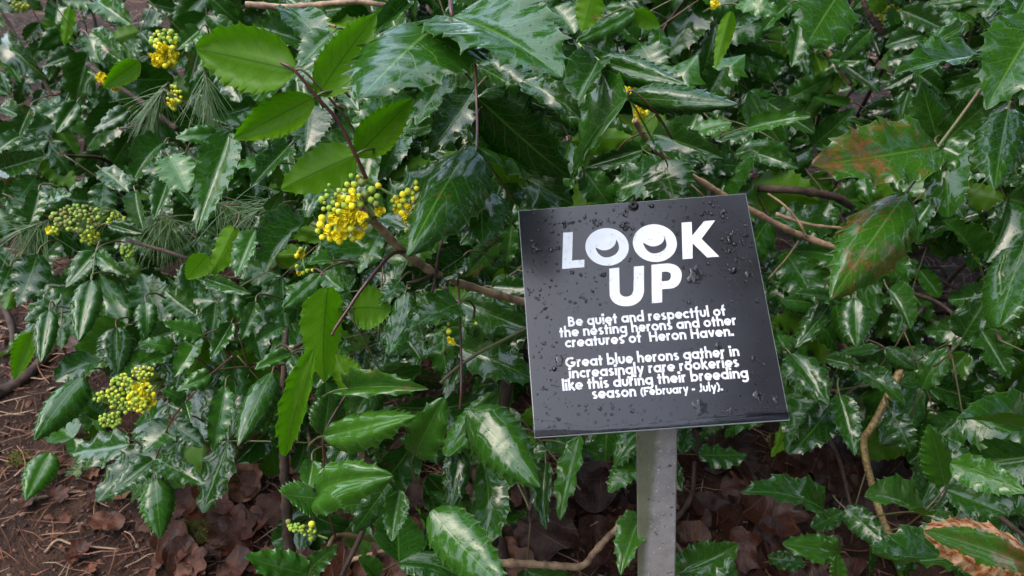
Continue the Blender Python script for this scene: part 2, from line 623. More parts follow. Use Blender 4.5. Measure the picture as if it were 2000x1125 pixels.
Ph = [(303, 682)] + bez((303, 682), (320, 680), (330, 678), (345, 677)) + bez((345, 677), (385, 676), (403, 700), (403, 725)) + bez((403, 725), (402, 765), (380, 780), (350, 781)) + [(303, 785)]
curve_fill('letter', [[A4(*p) for p in P_], [A4(*p) for p in Ph]], ZP, M_white, sign)


def arc(cx, cy, r, a0, a1, ry=None, n=None):
    n = n or max(4, int(abs(a1 - a0) / 16))
    ry = ry or r
    return [(cx + r * math.cos(rad(a0 + (a1 - a0) * i / n)), cy + ry * math.sin(rad(a0 + (a1 - a0) * i / n))) for i in range(n + 1)]


HS = 0.14
oc = lambda x=.5: arc(x, .5, .36, 0, 360, None, 22)
GL = {
    'a': ([oc(), [(.87, 0), (.87, 1)]], 1.03), 'b': ([[(.16, 0), (.16, 1.6)], oc(.53)], 1.04),
    'c': ([arc(.5, .5, .36, 45, 315)], .84), 'd': ([oc(), [(.87, 0), (.87, 1.6)]], 1.03),
    'e': ([arc(.5, .5, .36, -5, 318), [(.16, .47), (.94, .47)]], 1.0),
    'f': ([[(.30, 0), (.30, 1.22)] + arc(.52, 1.22, .22, 180, 85), [(.02, .85), (.62, .85)]], .62),
    'g': ([oc(), [(.87, 1), (.87, -.08)] + arc(.51, -.08, .36, 0, -150)], 1.03),
    'h': ([[(.16, 0), (.16, 1.6)], [(.16, .55)] + arc(.46, .58, .29, 180, 0, .30) + [(.75, 0)]], .92),
    'i': ([[(.16, 0), (.16, 1)], [(.16, 1.15), (.16, 1.47)]], .33), 'l': ([[(.16, 0), (.16, 1.6)]], .33),
    'k': ([[(.16, 0), (.16, 1.6)], [(.2, .45), (.72, 1.03)], [(.3, .6), (.82, -.03)]], .86),
    'n': ([[(.16, 0), (.16, 1)], [(.16, .55)] + arc(.46, .58, .29, 180, 0, .30) + [(.75, 0)]], .92),
    'o': ([oc()], 1.0), 'p': ([[(.16, -.48), (.16, 1)], oc(.53)], 1.04), 'q': ([oc(), [(.87, -.48), (.87, 1)]], 1.03),
    'r': ([[(.16, 0), (.16, 1)], [(.16, .5)] + arc(.46, .52, .30, 175, 75, .36)], .62),
    's': ([arc(.38, .72, .20, 35, 250, .155) + arc(.38, .29, .22, 80, -150, .155)], .76),
    't': ([[(.30, 0), (.30, 1.34)], [(.02, .85), (.60, .85)]], .62),
    'u': ([[(.16, 1), (.16, .44)] + arc(.45, .44, .29, 180, 360, .29) + [(.74, 1)], ], .9),
    'v': ([[(.13, 1.0), (.45, .1)], [(.77, 1.0), (.45, .1)]], .9),
    'y': ([[(.13, 1.0), (.47, .12)], [(.82, 1.0), (.30, -.46)]], .94),
    'B': ([[(.17, 0), (.17, 1.4)], [(.17, 1.25), (.42, 1.25)] + arc(.45, .98, .24, 80, -80, .25) + [(.17, .74)], [(.45, .74)] + arc(.5, .44, .3, 80, -80, .29) + [(.17, .16)]], 1.0),
    'G': ([arc(.72, .7, .56, 45, 345), [(.75, .62), (1.36, .62)]], 1.45),
    'H': ([[(.17, 0), (.17, 1.4)], [(.96, 0), (.96, 1.4)], [(.17, .72), (.96, .72)]], 1.15),
    'F': ([[(.17, 0), (.17, 1.4)], [(.17, 1.25), (.82, 1.25)], [(.17, .72), (.74, .72)]], .86),
    'J': ([[(.55, 1.4), (.55, .4)] + arc(.28, .4, .27, 0, -110)], .72),
    '(': ([arc(1.0, .6, .86, 130, 230, .98)], .5), ')': ([arc(-.5, .6, .86, 50, -50, .98)], .5),
    '-': ([[(.0, .5), (.5, .5)]], .5), '.': ([[(.17, 0), (.17, .33)]], .36), ' ': ([], .42),
}


def stroke(V, Fc, pts, hw, z, closed):
    n = len(pts)
    b = len(V)
    for i, p in enumerate(pts):
        if closed:
            a, c = pts[(i - 1) % (n - 1)], pts[(i + 1) % (n - 1)]
        else:
            a, c = pts[max(i - 1, 0)], pts[min(i + 1, n - 1)]
        dx, dy = c[0] - a[0], c[1] - a[1]
        m = math.hypot(dx, dy) or 1
        nx, ny = -dy / m * hw, dx / m * hw
        V.append((p[0] + nx, p[1] + ny, z))
        V.append((p[0] - nx, p[1] - ny, z))
    for i in range(n - 1):
        Fc.append((b + 2 * i, b + 2 * i + 1, b + 2 * i + 3, b + 2 * i + 2))


def text_line(text, left, right, xh, flag=True):
    a, b = Vector(S(*left)), Vector(S(*right))
    gap = .06
    wtot = sum(GL[c][1] + gap for c in text) - gap
    ux = (b - a)
    W = ux.length
    ux.normalize()
    uy = Vector((-ux.y, ux.x))
    kx = W / wtot
    V, Fc = [], []
    x = 0
    zi = 0
    for c in text:
        st, adv = GL[c]
        for s_ in st:
            hw = HS
            if c == 'i' and s_[0][1] > 1.05:
                hw = .19
            if c == '.':
                hw = .19
            closed = len(s_) > 6 and math.dist(s_[0], s_[-1]) < 1e-6
            pts = [(q[0] + x, q[1]) for q in s_]
            v2 = []
            stroke(v2, Fc_tmp := [], pts, hw, 0, closed)
            off = len(V)
            zi += 1
            for q in v2:
                p2 = a + ux * (q[0] * kx) + uy * (q[1] * xh)
                V.append((p2.x, p2.y, (zi % 9) * 1.2e-5))
            Fc += [tuple(i + off for i in f) for f in Fc_tmp]
        x += adv + gap
    # all faces towards the reader
    out = []
    for f in Fc:
        p = [V[i] for i in f]
        ar = sum(p[i][0] * p[(i + 1) % 4][1] - p[(i + 1) % 4][0] * p[i][1] for i in range(4))
        out.append(f if ar > 0 else tuple(reversed(f)))
    o = link('text_line', mesh('text_line', V, out, False), M_white, sign)
    o.location.z = ZP
    return o


XH = 0.0062
text_line('Be quiet and respectful of', (1112, 638), (1420.4, 616), XH)
text_line('the nesting herons and other', (1095, 659.3), (1442, 634.4), XH)
text_line('creatures of  Heron Haven.', (1106.7, 679), (1436.4, 655.8), XH)
text_line('Great blue herons gather in', (1107.5, 718), (1448, 695), XH)
text_line('increasingly rare rookeries', (1114.7, 739.3), (1447.5, 716.2), XH)
text_line('like this during their breeding', (1101.7, 763.3), (1465.8, 737.5), XH)
text_line('season', (1160, 779.3), (1247, 774), XH)
text_line('(February - July).', (1255, 773.2), (1415.5, 762.5), XH * .8)

# screw
M_screw = simple_mat('black_screw', (0.015, 0.015, 0.016), 0.3, metallic=0.6)


def lathe(prof, n=20):
    V, Fc = [], []
    for r, z in prof:
        for k in range(n):
            a = 2 * math.pi * k / n
            V.append((r * math.cos(a), r * math.sin(a), z))
    for i in range(len(prof) - 1):
        for k in range(n):
            Fc.append((i * n + k, i * n + (k + 1) % n, (i + 1) * n + (k + 1) % n, (i + 1) * n + k))
    Fc.append(tuple((len(prof) - 1) * n + k for k in range(n)))
    return V, Fc


v, f = lathe([(.0048, 0), (.0047, .0004), (.0044, .0006), (.0034, .0006), (.0033, .0022), (.0027, .0027), (.0016, .0027), (.0015, .0012)])
sc_ = link('screw', mesh('screw', v, f), M_screw, sign)
sx_, sy_ = S(1237, 403)
sc_.location = (sx_, sy_, 0.0002)

# water on the panel
s = NT('water')
s.b.inputs['Base Color'].default_value = (.36, .36, .38, 1)
s.b.inputs['Roughness'].default_value = 0.02
s.b.inputs['IOR'].default_value = 1.42
s.b.inputs['Transmission Weight'].default_value = 1
M_water = s.m


def drop(V, Fc, x, y, r, h, seed, irr=0.15, n=10, sy=1.0):
    b = len(V)
    rings = [(1.0, 0), (.93, .38), (.72, .75), (.38, .96)]
    for rr, hh in rings:
        for k in range(n):
            a = 2 * math.pi * k / n
            q = 1 + irr * 2 * noise.noise(Vector((math.cos(a) * 1.6 + seed, math.sin(a) * 1.6, seed * 3.3)))
            V.append((x + r * rr * q * math.cos(a), y + r * rr * q * sy * math.sin(a), h * hh))
    V.append((x, y, h))
    m = len(rings)
    for i in range(m - 1):
        for k in range(n):
            Fc.append((b + i * n + k, b + i * n + (k + 1) % n, b + (i + 1) * n + (k + 1) % n, b + (i + 1) * n + k))
    for k in range(n):
        Fc.append((b + (m - 1) * n + k, b + (m - 1) * n + (k + 1) % n, b + m * n))


def on_print(x, y, r):
    if r < .0006:
        return False
    q = Hs @ np.array([x / SW, -y / SW, 1.0])
    px, py = q[0] / q[2] + 1000, q[1] / q[2] + 562.5
    if ((px - 1186) / 48) ** 2 + ((py - 482) / 43) ** 2 < 1 or ((px - 1279) / 48) ** 2 + ((py - 474) / 43) ** 2 < 1:
        return True
    if 1092 < px < 1148 and 448 < py < 530 or 1326 < px < 1408 and 428 < py < 510:
        return True
    if 1186 < px < 1336 and 512 < py < 602:
        return True
    return 1090 < px < 1470 and 596 < py < 786 and not (1090 < px < 1440 and 683 < py - (1280 - px) * .065 < 697)


drop_raw = drop


def drop(V, Fc, x, y, r, *a):
    if not on_print(x, y, r) and .001 < x < SW - .001 and .001 < -y < SW - .001:
        drop_raw(V, Fc, x, y, r, *a)


V, Fc = [], []
r_ = random.Random(4)
for i in range(950):
    x, y = r_.uniform(.003, SW - .003), -r_.uniform(.003, SW - .003)
    r = .00045 + .0008 * r_.random() ** 3
    drop(V, Fc, x, y, r, r * .8, i * 1.3, .1, 8)
for i in range(210):
    x, y = r_.uniform(.004, SW - .004), -r_.uniform(.004, SW - .004)
    r = r_.uniform(.0009, .0017)
    drop(V, Fc, x, y, r, r * .7, i * 2.1, .25, 10)
for (px, py, n_, sp, rr) in [(1045, 487, 9, 16, 7), (1085, 480, 7, 12, 6), (1100, 438, 7, 10, 6), (1168, 440, 10, 12, 6), (1225, 442, 9, 12, 6), (1220, 418, 4, 8, 7), (1390, 407, 10, 18, 6), (1275, 401, 4, 6, 6), (1345, 428, 7, 9, 5), (1362, 432, 3, 4, 6), (1415, 418, 8, 10, 6), (1400, 455, 9, 12, 5), (1425, 468, 10, 14, 8), (1460, 455, 8, 12, 6), (1420, 492, 7, 8, 6), (1440, 508, 6, 10, 6), (1432, 528, 9, 12, 8), (1470, 480, 6, 8, 6), (1368, 540, 10, 16, 7), (1135, 585, 8, 12, 5), (1180, 535, 5, 6, 6), (1303, 583, 3, 4, 8), (1185, 590, 3, 10, 5), (1456, 630, 5, 7, 7), (1240, 680, 5, 6, 7), (1087, 723, 2, 4, 8), (1350, 720, 4, 8, 6), (1405, 670, 3, 6, 6), (1330, 530, 3, 10, 5), (1348, 592, 4, 7, 5)]:
    for i in range(n_):
        x, y = S(px + r_.gauss(0, sp * .6), py + r_.gauss(0, sp * .45))
        r = rr * r_.uniform(.3, .8) / 2300
        drop(V, Fc, x, y, r, r * .7, i * 3.1 + px, .22, 14, r_.uniform(.8, 1.1))
for (px, py, rr) in [(1370, 795, 14), (1420, 783, 8), (1431, 803, 6), (1432, 768, 7), (1485, 773, 10), (1405, 675, 7), (1360, 535, 17), (1335, 590, 7), (1475, 700, 6), (1465, 535, 7), (1520, 780, 6), (1095, 705, 9)]:
    x, y = S(px, py)
    drop(V, Fc, x, y, rr / 2300, .0006, px * .37, .3, 18, r_.uniform(.8, 1.25))
wd = link('water_drops', mesh('water_drops', V, Fc), M_water, sign, kind='stuff')
wd.location.z = 0.00022
# film of water along the lower edge
V, Fc = [], []
nn = 60
for i in range(nn + 1):
    px = 1045 + (1545 - 1045) * i / nn
    top = np.interp(px, [1045, 1080, 1160, 1190, 1280, 1400, 1547], [818, 822, 835, 832, 826, 812, 800]) + 3 * noise.noise(Vector((i * .35, 0, 2)))
    bot = np.interp(px, [1045, 1547], [853.5, 818.5])
    a, b_ = S(px, top), S(px, bot)
    V += [(a[0], a[1], 0), (a[0], a[1] - .0008, .00035), (b_[0], b_[1] + .0008, .0006), (b_[0], b_[1] + 0.0001, 0)]
for i in range(nn):
    for k in range(3):
        Fc.append((4 * i + k, 4 * i + k + 1, 4 * i + 5 + k, 4 * i + 4 + k))
wf = link('water_film', mesh('water_film', V, Fc), M_water, sign)
wf.location.z = 0.00012

# post: an angle-iron upright under the panel
s = NT('galvanised_steel')
tc = s.n('TexCoord')
vec = tc.outputs['Object']
a = s.noise(vec, 45, 5, .6)
b = s.noise(vec, 420, 3, .6)
mp = s.n('Mapping')
mp.inputs['Scale'].default_value = (60, 60, 6)
s.l(vec, mp.inputs[0])
c = s.noise(mp.outputs[0], 6, 4, .6)
col = s.ramp(a, [(0.3, (0.27, 0.25, 0.235)), (0.6, (0.42, 0.385, 0.365))])
col = s.mix(s.maprange(b, 0.63, 0.67), col, (0.66, 0.64, 0.61))
col = s.mix(s.maprange(s.noise(vec, 190, 3), 0.62, 0.70), col, (0.10, 0.09, 0.07))
sepx = s.n('SeparateXYZ')
s.l(vec, sepx.inputs[0])
left_refl = s.maprange(s.math('ADD', sepx.outputs[0], s.math('MULTIPLY', a, 0.006)), 0.0005, 0.0055, 1.0, 0.0)
col = s.mix(s.math('MULTIPLY', left_refl, 0.7), col, (0.14, 0.155, 0.06))  # darker greenish left half: a reflection painted into the base colour
s.l(col, s.b.inputs['Base Color'])
s.b.inputs['Metallic'].default_value = 0.35
s.l(s.maprange(a, 0.3, 0.7, 0.32, 0.5), s.b.inputs['Roughness'])
s.l(s.bump(b, 0.25, 0.0004), s.b.inputs['Normal'])
M_post = s.m
# point behind the panel where the post meets it
pt = P(1288, 838, 0.655)
lean = P(1286, 1125, 0.722) - pt
lean = lean / -lean.z
pbz = gz(pt.x, pt.y) - 0.12
hw = 80 / F * 0.655 / 2
topz = pt.z + 0.10
V, Fc = [], []
prof = [(-hw, .004), (-hw, -.0), (-hw + .0012, -.0013), (-.002, -.0022), (.0, -.0024), (hw - .0012, -.0028), (hw, -.0016), (hw, .03), (hw - .003, .03), (hw - .003, .004), (0, .001), (-hw + .003, .004)]
for z in (pbz, topz):
    for x, y in prof:
        V.append((x, y, z))
n = len(prof)
for k in range(n):
    Fc.append((k, (k + 1) % n, n + (k + 1) % n, n + k))
Fc.append(tuple(range(n)))
Fc.append(tuple(reversed(range(n, 2 * n))))
# shear the top under the tilted panel: stay below the panel's back plane
back_pt = ORG - N0 * 0.004
nb_ = N0
VV = []
for x, y, z in V:
    wx, wy = pt.x + x + lean.x * (pt.z - z), pt.y + 0.004 + y + lean.y * (pt.z - z)
    if z == topz:
        zz = back_pt.z - (nb_.x * (wx - back_pt.x) + nb_.y * (wy - back_pt.y)) / nb_.z
        z = zz - .0005
    VV.append(Vector((wx, wy, z)))
piv = Vector((pt.x, pt.y, 0))
post = link('post', mesh('post', [p - piv for p in VV], Fc, False), M_post)
post.location = piv
post.parent = sign
post.matrix_parent_inverse = SM.inverted()

# ---------------------------------------------------------------- leaflets
def leaflet_mesh(name, seed, teeth, fold, droop, twist, wave, depth, spike, tipp=.8, basep=.5, quilt=.012, curl=0.0, bite=False):
    r = random.Random(seed)
    ts = [0.0, .012]
    phs = [.5, .5]
    for i in range(teeth):
        for ph in (0, .13, .5, .87):
            t = .09 + (i + ph) / teeth * .88
            ts.append(t)
            phs.append(ph)
    ts.append(.985)
    phs.append(.5)
    ts.append(1.0)
    phs.append(.5)
    C = 5
    cols = [j / C for j in range(-C, C + 1)]
    peak = basep / (basep + tipp)
    norm = peak ** basep * (1 - peak) ** tipp
    V, UVs = [], []
    pos = Vector((0, 0, 0))
    prev = 0
    ph0 = r.uniform(0, 6)
    ph1 = r.uniform(0, 6)
    bend = r.uniform(-.25, .25)
    bt = [r.uniform(.3, .8), r.choice([-1, 1]), r.uniform(.12, .25)]
    for t, ph in zip(ts, phs):
        w_ = .5 * (max(t, 0) ** basep) * (max(1 - t, 0) ** tipp) / norm
        ang = -droop * (t - .15) + .12 * math.sin(3 * t + ph0)
        side = bend * (t - .5)
        dt = t - prev
        prev = t
        pos = pos + Vector((math.sin(side) * dt, math.cos(ang) * math.cos(side) * dt, math.sin(ang) * dt))
        up = Vector((0, -math.sin(ang), math.cos(ang)))
        fw = Vector((0, math.cos(ang), math.sin(ang)))
        tw = twist * (t - .3)
        for u in cols:
            au = abs(u)
            sg = 1 if u >= 0 else -1
            x = u * w_
            zz = fold * au * w_ * 2 * (1 - .4 * t)
            zz += wave * (au ** 2.2) * math.sin(2 * math.pi * teeth * .5 * t + (ph0 if sg > 0 else ph1)) * min(1, w_ * 5)
            zz += .55 * quilt * math.sin(math.pi * min(au * 1.1, 1)) * abs(math.sin(math.pi * (teeth * t - au * 1.6)))
            zz -= curl * au ** 3 * w_
            sh = 0
            if au > .99:
                k = {0: spike, .13: -.25 * depth, .5: -depth, .87: -.25 * depth}[ph] if .05 < t < .98 else 0
                x += sg * k * min(1, w_ * 4)
                if ph == 0 and .05 < t < .98:
                    sh = .028
                    zz += .012 * math.sin(t * 40 + seed)
            elif au > .75 and .05 < t < .98:
                x -= sg * depth * .15
            if bite and sg == bt[1] and au > .35:
                g = math.exp(-((t - bt[0]) / .045) ** 2)
                x *= 1 - g * bt[2] * 2.6 * (au - .2)
            X = Vector((math.cos(tw), 0, 0)) + up * math.sin(tw)
            N = up * math.cos(tw) - Vector((math.sin(tw), 0, 0))
            V.append(pos + X * x + N * zz + fw * sh)
            UVs.append(((u + 1) / 2, t))
    # normalise: base at origin, tip at (0,1,0)
    tip = V[-C - 1]
    base = V[C]
    d = (tip - base)
    q = d.rotation_difference(Vector((0, 1, 0)))
    L = d.length
    V = [(q @ (v - base)) / L for v in V]
    m = len(cols)
    Fc = [(i * m + j, i * m + j + 1, (i + 1) * m + j + 1, (i + 1) * m + j) for i in range(len(ts) - 1) for j in range(m - 1)]
    # short petiolule tube
    me = mesh(name, V, Fc, True, UVs)
    me.materials.append(M_leaf)
    return me


LM = []
r_ = random.Random(5)
for i in range(36):
    LM.append(leaflet_mesh('leaflet_shape', 100 + i, r_.choice([6, 7, 8, 9, 7]), r_.uniform(.0, .34), r_.uniform(.0, 1.1) if i % 3 else r_.uniform(-.4, .3),
                           r_.uniform(-.7, .7), r_.uniform(.012, .045), r_.uniform(.025, .05), r_.uniform(.018, .045), r_.uniform(.58, .9), r_.uniform(.34, .52), r_.uniform(.006, .014), r_.uniform(-.1, .35), i % 5 == 4))
# flatter, calmer ones for leaves seen full face
LF = []
for i in range(9):
    LF.append(leaflet_mesh('leaflet_shape', 300 + i, r_.choice([8, 9, 10, 9]), r_.uniform(-.05, .16), r_.uniform(-.1, .3),
                           r_.uniform(-.3, .3), r_.uniform(.012, .03), r_.uniform(.028, .045), r_.uniform(.028, .048), r_.uniform(.7, .9), r_.uniform(.4, .5), r_.uniform(.009, .018), r_.uniform(0, .35)))


def orient(o, B, T, N, wr, flip=False):
    y = T - B
    L = y.length
    y = y.normalized()
    n = (N - y * N.dot(y))
    if n.length < 1e-4:
        n = y.orthogonal()
    n.normalize()
    if flip:
        n = -n
    x = y.cross(n)
    m = Matrix((x * (L * wr), y * L, n * L)).transposed().to_4x4()
    m.translation = B
    return m


# shrubs -------------------------------------------------------------
SHR = [  # centre px, py, base px,py of the stems on the ground, label
    ('oregon_grape_shrub', (120, 110), 'far spiny leaved shrub in the upper left corner with a small yellow flower tuft', ),
    ('oregon_grape_shrub', (420, 200), 'spiny shrub with a tall yellow flower head beside the broad pale leaf underside', ),
    ('oregon_grape_shrub', (150, 480), 'shrub with dull green berries among long pine needles at the left edge', ),
    ('oregon_grape_shrub', (330, 720), 'low shrub with the green and yellow bud cluster over the bare soil', ),
    ('oregon_grape_shrub', (690, 330), 'middle shrub with the big yellow flower cluster and pale backlit leaves', ),
    ('oregon_grape_shrub', (1010, 160), 'shrub with large wet drooping leaves above the top left of the sign', ),
    ('oregon_grape_shrub', (640, 700), 'shrub of bright glossy spiny leaves below the big yellow flower cluster', ),
    ('oregon_grape_shrub', (950, 720), 'shrub whose glossy leaves hang against the left edge of the sign', ),
    ('oregon_grape_shrub', (1330, 200), 'shrub just above the sign with two tiny yellow flower tufts', ),
    ('oregon_grape_shrub', (1640, 90), 'shaded shrub with dim yellow blossom among dark trunks at the upper right', ),
    ('oregon_grape_shrub', (1880, 260), 'big leaved shrub with red blotched leaves at the right edge', ),
    ('oregon_grape_shrub', (1640, 680), 'small leaved shrub right of the sign with a pale yellow stem', ),
    ('oregon_grape_shrub', (1900, 720), 'shrub in deep shade at the right edge below the blotched leaves', ),
    ('oregon_grape_shrub', (720, 1010), 'low shrub with green buds growing from brown leaf litter at the bottom', ),
    ('oregon_grape_shrub', (1230, 960), 'shrub behind the grey post under the sign', ),
    ('oregon_grape_shrub', (1720, 1050), 'low shrub with rounded glossy leaves and one scorched leaf at the lower right', ),
    ('oregon_grape_seedling', (75, 930), 'small seedling with one glossy curved leaf on the bare soil', ),
    ('oregon_grape_seedling', (135, 840), 'small seedling with two spiny leaves beside the conifer twig', ),
]
GR = 'Oregon grape shrubs on the bank'
shrubs = []
for nm, c, lab in SHR:
    d0 = 1.1
    g, t = ground_hit(c[0], max(c[1], 500) + 150)
    loc = Vector((g.x, g.y + .25, gz(g.x, g.y + .25)))
    shrubs.append(dict(o=thing(nm, lab, 'shrub' if 'shrub' in nm else 'seedling', loc, GR if 'shrub' in nm else 'seedlings on the bare soil'), c=c, loc=loc, n=0, paths=[]))
bpy.context.view_layer.update()


def shrub_at(px, py):
    return min(shrubs[:16], key=lambda s_: ((px - s_['c'][0]) / 1.3) ** 2 + (py - s_['c'][1]) ** 2)


def add_leaflet(par, M, me, col):
    o = bpy.data.objects.new('leaflet', me)
    COL.objects.link(o)
    o.parent = par
    o.matrix_parent_inverse = par.matrix_world.inverted()
    o.matrix_basis = M
    o.color = col
    return o


# canopy depth over the picture
GX = [-300, 0, 250, 500, 750, 1000, 1250, 1500, 1750, 2000, 2300]
GY = [-200, 0, 200, 400, 600, 800, 1000, 1200]
GD = [
    [2.1, 1.95, 1.70, 1.35, 1.05, .95, 1.15, 1.45, 1.50, 1.2, 1.1],
    [2.0, 1.85, 1.60, 1.25, .95, .88, 1.05, 1.40, 1.45, 1.05, .95],
    [1.8, 1.65, 1.40, 1.10, .88, .84, .95, 1.30, 1.35, .95, .9],
    [1.6, 1.45, 1.22, 1.0, .86, .86, .92, 1.15, 1.2, .95, .9],
    [1.45, 1.30, 1.12, .98, .86, .86, .95, 1.05, 1.1, 1.0, .95],
    [1.3, 1.22, 1.08, .94, .86, .86, .98, 1.02, 1.05, 1.0, .95],
    [1.2, 1.15, 1.05, .92, .84, .86, .98, .98, 1.0, .95, .9],
    [1.1, 1.1, 1.0, .85, .8, .8, .9, .9, .9, .9, .85]]


def canopy(px, py):
    d = canopy_raw(px, py)
    return d if d < .9 else .9 + (d - .9) * .62


def canopy_raw(px, py):
    px = min(max(px, GX[0]), GX[-1] - .1)
    py = min(max(py, GY[0]), GY[-1] - .1)
    i = max(k for k in range(len(GX)) if GX[k] <= px)
    j = max(k for k in range(len(GY)) if GY[k] <= py)
    a = (px - GX[i]) / (GX[i + 1] - GX[i])
    b = (py - GY[j]) / (GY[j + 1] - GY[j])
    return (GD[j][i] * (1 - a) + GD[j][i + 1] * a) * (1 - b) + (GD[j + 1][i] * (1 - a) + GD[j + 1][i + 1] * a) * b


def safe_depth(px, py, d):
    if 960 < px < 1600 and 330 < py < 900:
        return max(d, .80)
    g, t = ground_hit(px, py)
    return min(d, t - .03) if t > .4 else d


